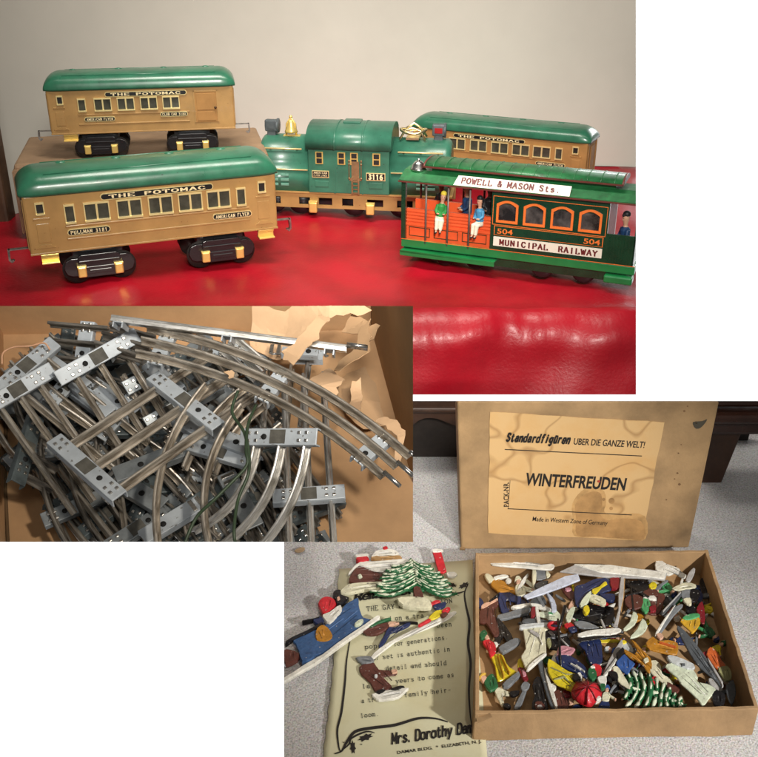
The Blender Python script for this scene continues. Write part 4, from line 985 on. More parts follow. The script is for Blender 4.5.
# wires
gw = mat('dull_green_wire', (.04, .07, .035), .5, var=.2, scale=8)
def wire(label, pts, r, m, name='wire'):
    P = [B.at(x, y, z) for x, y, z in pts]; c = P[0]
    q = smooth([tuple(p - c) for p in P], 5, False)
    o = MB().tube(q, r * .48, 6).build(name, m, M=B.M @ Matrix.Translation(c), cuts=[CUT2B]); tag(o, label, 'wire')
wire('green wire looping down from the long curve to the bottom edge', [(238, 391, 1.15), (232, 412, 1.12), (244, 432, 1.14), (249, 455, 1.12), (248, 475, 1.1), (238, 500, 1.05), (234, 530, 1.05), (236, 548, 1.0)], .02, gw)
wire('green wire running from under the pale tie to the lower left', [(256, 405, 1.1), (248, 425, 1.14), (246, 450, 1.18), (247, 465, 1.16), (232, 482, 1.14), (214, 500, 1.12), (196, 518, 1.05), (184, 545, 1.0)], .02, gw)
wire('thin peach coloured string arching over the pale ties at the left', [(2, 364, 1.0), (3, 353, 1.0), (14, 347, 1.0), (30, 346, 1.0), (44, 343, .95), (50, 350, .9)], .012, mat('peach_string', (.75, .42, .25), .7), 'string')
# ================================================================== the carpet with the tin figurines
def carpet_m():
    m = bpy.data.materials.new('grey_carpet'); m.use_nodes = True; nt = m.node_tree; N = nt.nodes; L = nt.links; b = N['Principled BSDF']
    b.inputs['Roughness'].default_value = .95; b.inputs['Specular IOR Level'].default_value = .15
    tc = N.new('ShaderNodeTexCoord'); a = N.new('ShaderNodeTexNoise'); a.inputs['Scale'].default_value = 58; a.inputs['Detail'].default_value = 2; L.new(tc.outputs['Object'], a.inputs[0])
    v = N.new('ShaderNodeTexVoronoi'); v.inputs['Scale'].default_value = 70; L.new(tc.outputs['Object'], v.inputs[0])
    r = N.new('ShaderNodeValToRGB'); e = r.color_ramp.elements; e[0].position = .30; e[0].color = (.24, .24, .255, 1); e[1].position = .62; e[1].color = (.54, .54, .56, 1)
    k = r.color_ramp.elements.new(.47); k.color = (.42, .415, .43, 1)
    L.new(a.outputs['Fac'], r.inputs[0])
    mx = N.new('ShaderNodeMix'); mx.data_type = 'RGBA'; mx.inputs[0].default_value = .22; L.new(r.outputs[0], mx.inputs[6]); L.new(v.outputs['Color'], mx.inputs[7])
    hs = N.new('ShaderNodeHueSaturation'); hs.inputs['Saturation'].default_value = .25; L.new(mx.outputs[2], hs.inputs['Color']); L.new(hs.outputs[0], b.inputs['Base Color'])
    bp = N.new('ShaderNodeBump'); bp.inputs['Strength'].default_value = .5; bp.inputs['Distance'].default_value = .015; L.new(a.outputs['Fac'], bp.inputs['Height']); L.new(bp.outputs['Normal'], b.inputs['Normal'])
    return m
q = K.at
a, b, c, d = q(270, 380), q(900, 380), q(900, 900), q(200, 900)
mb = MB(); mb.add([a, b, c, d] + [v - Vector((0, 0, .06)) for v in (a, b, c, d)], [(0, 1, 2, 3), (4, 7, 6, 5), (0, 4, 5, 1), (1, 5, 6, 2), (2, 6, 7, 3), (3, 7, 4, 0)])
tag(mb.build('carpet', carpet_m(), M=K.M, cuts=[CUT3L, CUT3T]), kind='structure')
def kthing(name, label, cat, org, group=None): return thing(name, label, cat, K.M @ Matrix.Translation(org), group)
# dark furniture at the back
wood = mat('mahogany', (.045, .018, .012), .22, var=.3, scale=2, coat=.5)
wood2 = mat('dark_walnut', (.06, .028, .016), .4, var=.3, scale=3)
org = q(430, 425)
def vp(px, py, Y): # vertical plane at distance Y
    return K.onplane(px, py, Vector((0, Y, 0)), Vector((0, -1, 0)))
YF = q(430, 462).y
r = kthing('cabinet', 'dark carved wooden cabinet foot at the top left behind the box lid', 'cabinet', vp(430, 425, YF))
o0 = vp(430, 425, YF); o0_ = o0
pts = [(405, 390), (475, 390), (475, 425), (468, 424), (458, 426), (448, 423), (438, 419), (427, 418), (418, 421), (405, 428)]
mb = MB(); mb.prism([((vp(x, y, YF) - o0).x, (vp(x, y, YF) - o0).z) for x, y in smooth(pts, 3)], 'y', 0, .25); mb.build('apron', wood2, r, cuts=[CUT3T])
mb = MB(); z = (vp(440, 409, YF) - o0).z; x0, x1 = (vp(405, 409, YF) - o0).x, (vp(475, 409, YF) - o0).x
mb.box(x0, x1, -.05, .02, z - .03, z + .03, bev=.02); mb.build('moulding', wood2, r)
r = kthing('side_table', 'glossy dark wooden side table rail and leg behind the lid at right', 'table', vp(720, 430, q(715, 492).y + .1)); YS = q(715, 492).y + .1; o0 = vp(720, 430, YS)
def rel(x, y): v = vp(x, y, YS) - o0; return v.x, v.z
xa, _ = rel(700, 415); xb, _ = rel(775, 415)
for (y0, y1, yy, nm) in ((396, 411, .05, 'top_edge'), (413, 421, -.10, 'moulding'), (421, 436, 0.0, 'rail')):
    _, z1 = rel(720, y0); _, z0 = rel(720, y1)
    mb = MB(); mb.box(xa, xb, yy, .5, z0, z1, bev=.05); mb.build(nm, wood, r, cuts=[CUT3T])
lg = [rel(x, y) for x, y in ((708, 433), (746, 433), (722, 492), (700, 492))]
mb = MB(); mb.prism([lg[0], lg[1], lg[2], lg[3]], 'y', .08, .35); mb.build('leg', wood2, r, bevel=.02)
r = None

rr_ = bpy.data.objects['cabinet']
mb = MB(); a_, b_ = vp(400, 430, YF) - o0_, vp(480, 430, YF) - o0_; mb.box(a_.x, b_.x, .10, .18, -o0_.z + .005, .55 - o0_.z + .3); mb.build('back_or_shade_panel', mat('furniture_shade', (.02, .014, .011), .7, var=.2), rr_, cuts=[CUT3T])  # dark board added to stand for the shade under the cabinet
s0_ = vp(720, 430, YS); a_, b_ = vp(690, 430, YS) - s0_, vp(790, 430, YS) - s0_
mb = MB(); mb.box(a_.x, b_.x, .95, 1.0, -s0_.z + .005, 1.2 - s0_.z); mb.build('back_or_shade_panel', mat('furniture_shade', (.02, .014, .011)), bpy.data.objects['side_table'], cuts=[CUT3T])  # another added dark sheet, the shade behind the table leg
# the lid, leaning upright
lidb = mat('lid_board', (.41, .265, .13), .8, var=.26, scale=1.4, bump=.15, bscale=30)
labm = mat('aged_label', (.62, .41, .19), .6, var=.12, scale=2.4, bump=.05, col2=(.62, .35, .12), lo=.45, hi=.85)
def rings(m):
    nt = m.node_tree; N = nt.nodes; L = nt.links; b = N['Principled BSDF']
    src = b.inputs['Base Color'].links[0].from_socket
    tc = N.new('ShaderNodeTexCoord'); n = N.new('ShaderNodeTexNoise'); n.inputs['Scale'].default_value = 1.3; n.inputs['Detail'].default_value = 2; L.new(tc.outputs['Object'], n.inputs[0])
    s = N.new('ShaderNodeMath'); s.operation = 'SUBTRACT'; s.inputs[1].default_value = .53; L.new(n.outputs['Fac'], s.inputs[0])
    ab = N.new('ShaderNodeMath'); ab.operation = 'ABSOLUTE'; L.new(s.outputs[0], ab.inputs[0])
    mr = N.new('ShaderNodeMapRange'); mr.inputs['From Min'].default_value = 0; mr.inputs['From Max'].default_value = .02; mr.inputs['To Min'].default_value = .55; mr.inputs['To Max'].default_value = 0; L.new(ab.outputs[0], mr.inputs[0])
    mx = N.new('ShaderNodeMix'); mx.data_type = 'RGBA'; L.new(mr.outputs[0], mx.inputs[0]); L.new(src, mx.inputs[6]); mx.inputs[7].default_value = (.27, .13, .04, 1)
    L.new(mx.outputs[2], b.inputs['Base Color'])
rings(labm)
base = q(575, 549); YL = base.y
tl = math.radians(4); nL = Vector((0, -math.cos(tl), math.sin(tl))).normalized()
def lp(x, y): return K.onplane(x, y, base, nL)
lid = kthing('box_lid', 'brown cardboard box lid with a stained paper label, standing upright behind the tray', 'lid', base)
mb = MB(); cs = [lp(461, 550), lp(689, 548), lp(722, 390), lp(456.7, 390)]
n_ = -nL * .32
vs = [p - base for p in cs] + [p - base + n_ for p in cs]
mb.add(vs, [(0, 1, 2, 3), (4, 7, 6, 5), (0, 4, 5, 1), (1, 5, 6, 2), (2, 6, 7, 3), (3, 7, 4, 0)])
mb.build('lid_board', lidb, lid, cuts=[CUT3T], bevel=.02)
mb = MB(); fl = [lp(459, 551), lp(466, 551), lp(464, 547), lp(460, 548)]
mb.add([p - base + nL * .02 for p in fl] + [p - base - nL * .01 for p in fl], [(0, 1, 2, 3), (4, 7, 6, 5), (0, 4, 5, 1), (1, 5, 6, 2), (2, 6, 7, 3), (3, 7, 4, 0)]); mb.build('torn_corner', lidb, lid)
def ragged(pts, r_, k=8, amp=.012):
    o = []
    for i in range(len(pts)):
        a, b = pts[i], pts[(i + 1) % len(pts)]
        for j in range(k): o.append(a.lerp(b, j / k) + Vector((r_.uniform(-1, 1) * amp, 0, r_.uniform(-1, 1) * amp)))
    return o
lc = [lp(*p) for p in ((490, 412), (664, 422), (642, 540), (488, 533))]
rg = ragged(lc, random.Random(5), 10, .006)
mb = MB(); n = len(rg); mb.add([p - base + nL * .006 for p in rg] + [p - base + nL * .001 for p in rg], [tuple(range(n)), tuple(range(n, 2 * n))[::-1]] + [(i, (i + 1) % n, n + (i + 1) % n, n + i) for i in range(n)])
label = mb.build('label', labm, lid)
ink = mat('black_print', (.015, .013, .012), .6, var=.05)
def ltext(txt, p0, p1, capx, sans=True, par=None, m=ink, name='printed_text', bold=0, slant=0, serif=0, th=(1, .7)):
    if sans: g, w = font_mb(txt, bold, slant)
    else: g, w = glyph_mb(txt, th[0], th[1], serif, slant=slant)
    a, b = lp(*p0), lp(*p1)
    mx_, my_ = (p0[0] + p1[0]) / 2, (p0[1] + p1[1]) / 2
    dx, dy = p1[0] - p0[0], p1[1] - p0[1]; l = math.hypot(dx, dy)
    cap = (lp(mx_ + dy / l * capx, my_ - dx / l * capx) - lp(mx_, my_)).length
    place_text(g, w, a - base, b - base, nL, cap, .009); return g.build(name, m, par or label)
ltext('WINTERFREUDEN', (525, 484.5), (624.5, 489.8), 12.5, bold=.24)
ltext('UBER DIE GANZE WELT!', (573, 444), (644, 447.5), 6.6, bold=.12)
ltext('Standardfigüren', (505.8, 440.5), (569, 443), 7.8, sans=False, slant=.3, th=(2.0, 1.2))
ltext('Made in Western Zone of Germany', (532, 520.5), (607, 524.7), 4.6, bold=.04)
ltext('PACK-NR.', (508.8, 506.5), (508.6, 481.5), 5.4, bold=.14)
def strip(p0, p1, wpx, par, m, off=.009, nm='printed_line'):
    a, b = lp(*p0), lp(*p1); d = (b - a).normalized(); u = nL.cross(d).normalized() * wpx * .0052
    mb = MB(); mb.add([a - base + u + nL * off, a - base - u + nL * off, b - base - u + nL * off, b - base + u + nL * off], [(0, 1, 2, 3)]); mb.build(nm, m, par)
strip((504.6, 449), (641.7, 455.6), 1, label, ink); strip((507.6, 508.3), (631.6, 514.5), 1, label, ink); strip((510, 480), (508, 508), .4, label, ink)
def blotch(pts, m, par, off=.0075, nm='stain', P=lp, b0=None, nn=None):
    b0 = b0 if b0 is not None else base; nn = nn or nL
    pp = smooth(pts, 3); mb = MB(); mb.add([P(x, y) - b0 + nn * off for x, y in pp], [tuple(range(len(pp)))]); mb.build(nm, m, par)
stm0 = mat('water_stain_edge', (.58, .35, .14), .6, var=.25, scale=5)
blotch([(573, 520), (572, 504), (581, 491), (593, 486), (604, 491), (606, 503), (604, 511), (612, 515), (624, 513), (645, 516), (645, 539), (620, 538.5), (596, 537), (574, 535.5)], stm0, label, .0072)
stm = mat('water_stain', (.47, .27, .105), .6, var=.25, scale=4)
blotch([(576, 518), (575, 505), (583, 495), (594, 491), (601, 494), (602, 505), (600, 514), (608, 520), (622, 518), (641, 521), (644, 538), (620, 538), (596, 536), (577, 535)], stm, label)
for (x, y, r_) in ((611.5, 500.5, 3), (603.5, 499, 1.6), (611, 508, 1.8)): blotch([(x + r_ * math.cos(t), y + r_ * math.sin(t)) for t in [i * PI / 4 for i in range(8)]], stm, label, .0078)
blotch([(597, 480.3), (599.5, 479.8), (600, 481.6), (598, 482)], mat('red_speck', (.4, .05, .03), .6), label, .010)
blotch([(693, 422), (702, 421), (707, 419), (705, 423), (700, 428), (695, 428)], mat('torn_patch', (.08, .07, .05), .9), lid, .003)
for i in range(9):
    r_ = random.Random(40 + i); x = r_.uniform(665, 700); y = r_.uniform(430, 530) if x < 680 else r_.uniform(405, 450); s = r_.uniform(.6, 1.4)
    blotch([(x - s, y), (x, y - s), (x + s * 1.3, y), (x, y + s)], mat('board_spot', (.20, .11, .05), .8), lid, .003)

# the tray: floor and four walls
def at(x, y, z=0): return q(x, y, z)
HR = .34
rim = [at(475.5, 553, HR), at(708, 550, HR), at(759, 709, HR), at(475, 714, HR)]
tc_ = sum(rim, Vector()) / 4; tc_.z = 0
tray = kthing('cardboard_tray', 'open brown cardboard tray holding a jumble of painted tin figurines', 'tray', tc_)
def tw(name, p, q_, t=.035, cr=0):
    d = (q_ - p).normalized(); inn = Vector((-d.y, d.x, 0)) * -1
    mb = MB(); N_ = 24; r_ = random.Random(cr)
    secs = []
    for i in range(N_ + 1):
        u = i / N_; b_ = p.lerp(q_, u); wob = .010 * math.sin(u * 9 + cr) + r_.uniform(-.004, .004); zt = HR + r_.uniform(-.008, .008)
        bul = Vector((0, 0, 0))
        secs.append([(b_.x + inn.x * wob, b_.y + inn.y * wob, .01), (b_.x, b_.y, zt), (b_.x + inn.x * t, b_.y + inn.y * t, zt), (b_.x + inn.x * (t + wob), b_.y + inn.y * (t + wob), .01)])
    vs = [Vector(v) - tc_ for s in secs for v in s]
    fs = [(i * 4 + j, i * 4 + (j + 1) % 4, (i + 1) * 4 + (j + 1) % 4, (i + 1) * 4 + j) for i in range(N_) for j in range(4)] + [(0, 1, 2, 3), (N_ * 4, N_ * 4 + 3, N_ * 4 + 2, N_ * 4 + 1)]
    mb.add(vs, fs); mb.build(name, kraft_box, tray, bevel=.006)
F0 = [Vector((p.x, p.y, 0)) for p in rim]
tw('back_or_shade_panel', F0[0], F0[1], cr=1); tw('right_panel', F0[1], F0[2], cr=2); tw('front_panel', F0[2], F0[3], cr=3); tw('left_panel', F0[3], F0[0], cr=4)
mb = MB(); mb.add([v - tc_ + Vector((0, 0, .03)) for v in F0] + [v - tc_ + Vector((0, 0, .012)) for v in F0], [(0, 1, 2, 3), (4, 7, 6, 5), (0, 4, 5, 1), (1, 5, 6, 2), (2, 6, 7, 3), (3, 7, 4, 0)]); mb.build('tray_floor', kraft_box, tray)
mb = MB(); fp = [at(475.5, 716, .30), at(490, 712, .345), at(492, 716, .345), at(478, 722, .26)]
mb.add([v - tc_ + Vector((0, -.012, 0)) for v in fp], [(0, 1, 2, 3)]); mb.build('torn_flap', kraft_box, tray)

# the printed note under the loose figurines
note_m = mat('old_cream_paper', (.57, .555, .38), .75, var=.07, scale=1.2, bump=.08, col2=(.47, .41, .21), lo=.5, hi=.9)
npx = [(339, 571), (405, 563), (472, 561), (486, 700), (488, 765), (323, 765), (331, 690), (336, 620)]
nc = at(400, 660, .02)
note = kthing('printed_note', 'cream printed leaflet with typed verses and holly border, lying on the carpet', 'leaflet', Vector((nc.x, nc.y, 0)))
def npz(x, y): # gentle curl of the paper
    return .014 + .05 * max(0, (346 - x) / 20) * max(0, (640 - y) / 70) + .012 * (1 + math.sin(y * .03))
def npnt(x, y, dz=0): return at(x, y, npz(x, y) + dz) - Vector((nc.x, nc.y, 0))
rows = []
for j in range(41):
    y = 569 + (765 - 569) * j / 40
    def lx(y):
        for (xa, ya), (xb, yb) in zip([(339, 569), (337, 600), (334.5, 650), (331, 690), (325, 740), (322, 766)], [(337, 600), (334.5, 650), (331, 690), (325, 740), (322, 766), (320, 800)]):
            if ya <= y <= yb: return xa + (xb - xa) * (y - ya) / (yb - ya)
        return 322
    l, rr = lx(y), 472 + (y - 561) / (765 - 561) * 16
    yt = lambda x: (y if j else y + (339 - x) / 133 * 9)
    rows.append([npnt(l + (rr - l) * i / 24 + (.7 * math.sin(j * 1.7) if i == 0 else 0), yt(l + (rr - l) * i / 24)) for i in range(25)])
mb = MB(); mb.add([v for r0 in rows for v in r0], [(j * 25 + i, j * 25 + i + 1, (j + 1) * 25 + i + 1, (j + 1) * 25 + i) for j in range(40) for i in range(24)], 0, True)
sh = mb.build('sheet', note_m, note); so = sh.modifiers.new('t', 'SOLIDIFY'); so.thickness = .004; so.offset = -1
def Z6(x, y): return (280 + x / 3.483, 540 + y / 3.483)
def ntext(txt, p0, p1, capx, kind='type', **k):
    (x0, y0), (x1, y1) = Z6(*p0), Z6(*p1)
    if kind == 'type': g, w = glyph_mb(txt, .85, .75, .7, 5.8)
    elif kind == 'caps': g, w = font_mb(txt, bold=.12)
    else: g, w = glyph_mb(txt, 1.5, 1.0, 0, 4.3 if txt[0] == 'R' else 4.5, slant=.25, narrow=(1,))
    sc_ = capx / 3.483
    # bend the baseline onto the sheet
    dx, dy = x1 - x0, y1 - y0; l = math.hypot(dx, dy)
    vs = []
    for v in g.v:
        u = v[0] / w; h = v[1] / 6 * sc_
        x = x0 + dx * u + dy / l * h; y = y0 + dy * u - dx / l * h
        P_ = npnt(x, y, .006 + v[2]); vs.append(tuple(P_))
    g.v = vs; g.build('typed_text' if kind == 'type' else 'printed_text', ink if kind != 'type' else mat('typewriter_ink', (.05, .055, .045), .7), note)
ntext('THE GAY N', (303, 248), (425, 237), 16); ntext('ION', (560, 224), (600, 219), 15)
ntext('is', (297, 288), (318, 286), 14); ntext('based on a tra', (325, 288), (500, 270), 15); ntext('s been', (522, 307), (598, 300), 15)
ntext('and', (296, 330), (330, 328), 14)
ntext('pop', (297, 380), (338, 376), 15); ntext('for generations.', (398, 370), (585, 345), 15)
ntext('Your set is authentic in', (298, 422), (592, 387), 15); ntext('detail and should', (370, 455), (580, 435), 15)
ntext('la', (288, 518), (313, 516), 15); ntext('years to come as', (405, 499), (606, 476), 15)
ntext('a tr', (285, 568), (330, 563), 15); ntext('d family heir-', (410, 551), (596, 528), 15); ntext('loom.', (282, 620), (345, 612), 15)
ntext('Mrs. Dorothy Damar', (390, 711), (708, 664), 36, 'script', bold=.2)
ntext('Remember', (258, 212), (470, 185), 26, 'script', bold=.12)
ntext('DAMAR BLDG.  *  ELIZABETH, N. J.', (408, 746), (702, 706), 11, 'caps')
def nline(pts, w, nm='border_line'):
    pp = smooth(pts, 5, False); mb = MB(); L_ = []
    for i, (x, y) in enumerate(pp):
        a = pp[max(0, i - 1)]; b = pp[min(len(pp) - 1, i + 1)]; dx, dy = b[0] - a[0], b[1] - a[1]; l = math.hypot(dx, dy) or 1
        t = i / (len(pp) - 1); ww = w * (.35 + .65 * math.sin(PI * min(1, max(0.02, t))))
        for s in (-1, 1): L_.append(npnt(*Z6(x - dy / l * ww * s, y + dx / l * ww * s), .007))
    mb.add(L_, [(2 * i, 2 * i + 1, 2 * i + 3, 2 * i + 2) for i in range(len(pp) - 1)]); mb.build(nm, ink, note)
nline([(245, 345), (232, 420), (226, 500), (214, 600), (200, 660), (204, 715), (210, 738)], 4)
nline([(190, 745), (215, 735), (232, 705), (262, 668), (320, 655), (400, 645), (480, 622), (540, 622), (585, 634)], 5.5)
nline([(210, 738), (240, 712), (250, 690), (300, 668), (330, 672)], 3.5)
nline([(510, 168), (560, 176), (610, 186), (645, 178)], 3.5)
nline([(655, 155), (643, 185), (648, 230), (660, 290), (655, 360), (664, 430), (658, 520), (662, 600), (668, 650)], 4.5)
def leaf(cx, cy, a, s):
    pts = []
    for i in range(14):
        t = i / 14 * 2 * PI; r_ = (1 if i % 2 else .62)
        pts.append((cx + s * (math.cos(t) * 1.0 * r_ * math.cos(a) - math.sin(t) * .42 * r_ * math.sin(a)), cy + s * (math.cos(t) * r_ * math.sin(a) + math.sin(t) * .42 * r_ * math.cos(a))))
    mb = MB(); mb.add([npnt(*Z6(*p), .007) for p in pts], [tuple(range(14))]); mb.build('holly_leaf', ink, note)
leaf(298, 688, -.35, 30); leaf(254, 722, 1.5, 26); leaf(600, 156, .3, 18); leaf(640, 158, -.5, 22)
for x, y in ((222, 705), (240, 690), (283, 712)): leaf(x, y, 0, 5)

# ---------------------------------------------------------------- painted tin figurines
def pm(n, c, r=.4, v=.16): return mat('tin_paint_' + n, c, r, var=v, scale=9, coat=.1, bump=.5, bscale=26, spec=.35, chip=((.42, .41, .38) if sum(c) < 1.2 else (.22, .20, .17), 34, .685))
PC = dict(white=(.78, .77, .70), cream=(.70, .68, .50), mint=(.62, .68, .52), grey=(.20, .215, .23), dgrey=(.09, .10, .11), navy=(.018, .030, .10), blue=(.035, .10, .33), sled=(.04, .10, .24), brown=(.11, .035, .025),
    maroon=(.22, .012, .02), ochre=(.45, .20, .02), tan=(.42, .25, .10), yellow=(.68, .55, .02), gold=(.62, .36, .03), red=(.55, .02, .03), green=(.02, .125, .045), lgreen=(.07, .32, .12), skin=(.66, .40, .28), pink=(.55, .25, .30), black=(.010, .009, .010),
    orange=(.55, .12, .03), olive=(.30, .30, .14), silver=(.42, .41, .40), bluew=(.55, .60, .72), hair=(.62, .40, .06), pale=(.55, .58, .58))
def col(n): return pm(n, PC[n], .35 if n in ('black', 'navy') else .42)
def slab(mb, pts, z0, z1, rnd_=.35, k=2):
    """a domed, rounded-off plate with the given outline (local xy)"""
    pp = smooth(pts, min(k, 2)) if k > 1 else pts
    if sum(pp[i][0] * pp[(i + 1) % len(pp)][1] - pp[(i + 1) % len(pp)][0] * pp[i][1] for i in range(len(pp))) < 0: pp = pp[::-1]
    bm = bmesh.new(); vs = [bm.verts.new((x, y, z0)) for x, y in pp]
    try: f = bm.faces.new(vs)
    except Exception: bm.free(); return
    r_ = bmesh.ops.extrude_face_region(bm, geom=[f]); top = [e for e in r_['geom'] if isinstance(e, bmesh.types.BMFace)][0]
    h = z1 - z0
    for v in top.verts: v.co.z = z0 + h * (1 - rnd_)
    bw = min(.006, h * .4)
    bmesh.ops.inset_region(bm, faces=[top], thickness=bw, depth=h * rnd_, use_even_offset=False)
    bmesh.ops.triangulate(bm, faces=[f_ for f_ in bm.faces if len(f_.verts) > 4])
    mb.bm(bm)
def figurine(name, label, patches, z=.1, th=.016, tilt=(0, 0), cat='figurine', cuts=(), group='painted tin figurines'):
    """patches: (part name, colour, outline in picture points, extra height); each becomes a painted relief part of one flat casting"""
    allp = [p for q_ in patches for p in q_[2]]
    cx = sum(p[0] for p in allp) / len(allp); cy = sum(p[1] for p in allp) / len(allp)
    o = at(cx, cy, z); r = kthing(name, label, cat, o, group)
    n = 0
    for q_ in patches:
        nm, c_, pts = q_[:3]; ex = q_[3] if len(q_) > 3 else 0
        k = q_[4] if len(q_) > 4 else 3
        loc = [at(x, y, z) - o for x, y in pts]
        mb = MB(); slab(mb, [(v.x, v.y) for v in loc], 0 if ex <= 0 else ex * .3, th + ex * .8 + n * .0025, k=k)
        mts = [col(c_)]
        if k == 3 and len(loc) >= 6:
            mx_ = sum(v.x for v in loc) / len(loc); my_ = sum(v.y for v in loc) / len(loc)
            sxx = sum((v.x - mx_) ** 2 for v in loc); syy = sum((v.y - my_) ** 2 for v in loc); sxy = sum((v.x - mx_) * (v.y - my_) for v in loc)
            an = .5 * math.atan2(2 * sxy, sxx - syy); da = Vector((math.cos(an), math.sin(an))); db = Vector((-da.y, da.x))
            la = max(abs((v.x - mx_) * da.x + (v.y - my_) * da.y) for v in loc); lb = max(abs((v.x - mx_) * db.x + (v.y - my_) * db.y) for v in loc)
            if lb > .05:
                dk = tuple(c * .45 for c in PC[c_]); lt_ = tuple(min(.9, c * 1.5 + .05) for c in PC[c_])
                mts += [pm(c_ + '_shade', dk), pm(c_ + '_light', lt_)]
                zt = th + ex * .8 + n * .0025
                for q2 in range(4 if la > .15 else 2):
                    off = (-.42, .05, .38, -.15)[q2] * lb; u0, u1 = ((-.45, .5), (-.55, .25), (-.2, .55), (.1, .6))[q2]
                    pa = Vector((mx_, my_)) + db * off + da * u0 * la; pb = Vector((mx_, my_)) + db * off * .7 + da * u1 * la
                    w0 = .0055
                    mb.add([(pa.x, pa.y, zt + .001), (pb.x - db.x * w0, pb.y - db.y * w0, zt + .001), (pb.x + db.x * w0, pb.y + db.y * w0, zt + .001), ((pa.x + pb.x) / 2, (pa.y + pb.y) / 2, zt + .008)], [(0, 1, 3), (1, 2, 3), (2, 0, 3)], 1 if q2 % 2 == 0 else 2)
        mb.v = [(x, y, zz + x * tilt[0] + y * tilt[1]) for x, y, zz in mb.v]
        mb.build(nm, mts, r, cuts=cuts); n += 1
    return r
def tile(ox, oy, s): return lambda *p: [(ox + x / s, oy + y / s) for x, y in p]
TA, TB, TC_, TD, TE, TF = tile(470, 545, 7.57), tile(550, 545, 7.57), tile(630, 545, 5.92), tile(470, 630, 7.57), tile(550, 630, 7.57), tile(640, 630, 6.424)
TG, TH, T7 = tile(284, 545, 6.534), tile(380, 545, 6.58), tile(460, 540, 2.544)
T4 = tile(320, 640, 4.211); T6 = tile(280, 540, 3.483)
fg = figurine
fg('skater_figurine', 'skater figurine in ochre coat and navy trousers at the top left inside the tray', [
 ('trousers', 'navy', TA((215, 370), (255, 345), (320, 375), (415, 430), (430, 462), (400, 465), (300, 425), (268, 435), (280, 480), (300, 520), (245, 525), (225, 480), (212, 430))),
 ('coat', 'ochre', TA((155, 310), (190, 270), (262, 290), (300, 332), (378, 330), (382, 365), (345, 382), (300, 368), (230, 370), (185, 345)), .012),
 ('head', 'cream', TA((108, 242), (135, 232), (165, 250), (178, 275), (155, 300), (128, 282)), .016), ('arm', 'white', TA((175, 262), (240, 243), (285, 248), (283, 262), (225, 270), (190, 285)), .02), ('glove', 'white', TA((265, 290), (290, 270), (312, 285), (290, 300)), .02),
 ('base', 'grey', TA((205, 548), (300, 522), (430, 478), (458, 495), (440, 530), (330, 560), (225, 580)), .004)], z=.09)
fg('skier_figurine', 'man figurine in brown coat and navy cap aiming a stick near the left tray wall', [
 ('trousers', 'black', TA((200, 560), (245, 590), (290, 650), (325, 715), (285, 755), (250, 700), (225, 760), (190, 755), (185, 690))),
 ('coat', 'brown', TA((70, 515), (140, 465), (205, 430), (212, 468), (178, 505), (198, 575), (218, 650), (215, 700), (180, 705), (145, 645), (118, 605), (75, 600)), .012),
 ('face', 'skin', TA((78, 480), (110, 455), (165, 440), (205, 415), (205, 440), (160, 465), (100, 500)), .016), ('cap', 'navy', TA((50, 425), (75, 418), (102, 450), (80, 490), (58, 470)), .02), ('stick', 'black', TA((140, 445), (215, 385), (222, 392), (150, 455)), .024, 1),
 ('base', 'grey', TD((212, 150), (270, 110), (340, 75), (382, 88), (370, 122), (300, 165), (245, 192)), .004)], z=.1)
fg('lady_figurine', 'lady figurine in red jacket and long pleated yellow skirt beside the left tray wall', [
 ('skirt', 'yellow', TD((160, 215), (200, 188), (248, 198), (270, 250), (300, 290), (352, 325), (300, 360), (250, 390), (208, 392), (195, 330), (185, 270))),
 ('jacket', 'red', TD((95, 100), (138, 85), (170, 105), (190, 120), (195, 180), (155, 222), (135, 165), (108, 130)), .014), ('hand', 'white', TD((178, 108), (205, 112), (212, 130), (195, 142), (182, 125)), .02),
 ('face', 'skin', TD((105, 72), (128, 50), (148, 78), (125, 95)), .012), ('hat', 'green', TD((70, 50), (92, 22), (122, 25), (128, 55), (100, 85), (78, 85)), .018),
 ('pleat', 'gold', TD((205, 215), (212, 212), (262, 375), (250, 382)), .026, 1), ('pleat', 'gold', TD((225, 208), (232, 205), (305, 350), (295, 355)), .026, 1),
 ('base', 'grey', TD((240, 432), (320, 360), (390, 318), (402, 340), (340, 400), (285, 452)), .004)], z=.1)
fg('boy_figurine', 'small boy figurine in green jacket and cream trousers in the lower left tray corner', [
 ('trousers', 'cream', TD((185, 470), (215, 440), (262, 462), (302, 478), (300, 505), (250, 502), (252, 540), (262, 578), (238, 585), (210, 530))),
 ('jacket', 'green', TD((105, 400), (145, 352), (180, 352), (212, 430), (195, 460), (150, 478), (118, 445)), .014), ('head', 'skin', TD((78, 370), (105, 358), (130, 378), (105, 412), (85, 400)), .012), ('hair', 'hair', TD((62, 375), (90, 345), (120, 345), (90, 368), (72, 395)), .018),
 ('boot', 'black', TD((300, 480), (375, 475), (350, 510), (305, 512)), .006), ('boot', 'black', TD((250, 575), (285, 570), (310, 592), (290, 620), (258, 605)), .006),
 ('base', 'grey', TD((328, 612), (360, 540), (400, 470), (430, 458), (415, 510), (385, 590), (355, 622)), .004)], z=.09)
fg('cloaked_figurine', 'large figurine in a long cream cloak lying left of the tray centre', [
 ('cloak', 'cream', TD((385, -22), (480, -18), (600, -32), (612, -5), (570, 12), (572, 100), (575, 195), (530, 225), (480, 250), (430, 310), (400, 250), (385, 205), (420, 150), (408, 60), (400, 5)), .0),
 ('cloak_fold', 'white', TD((500, 30), (510, 30), (550, 120), (540, 125)), .02, 1), ('hem', 'white', TD((430, 300), (480, 245), (560, 190), (578, 200), (520, 250), (440, 322)), .012),
 ('collar', 'pale', TD((372, -5), (395, -28), (600, -40), (610, -18), (500, -8), (390, 8)), .014)], z=.17)
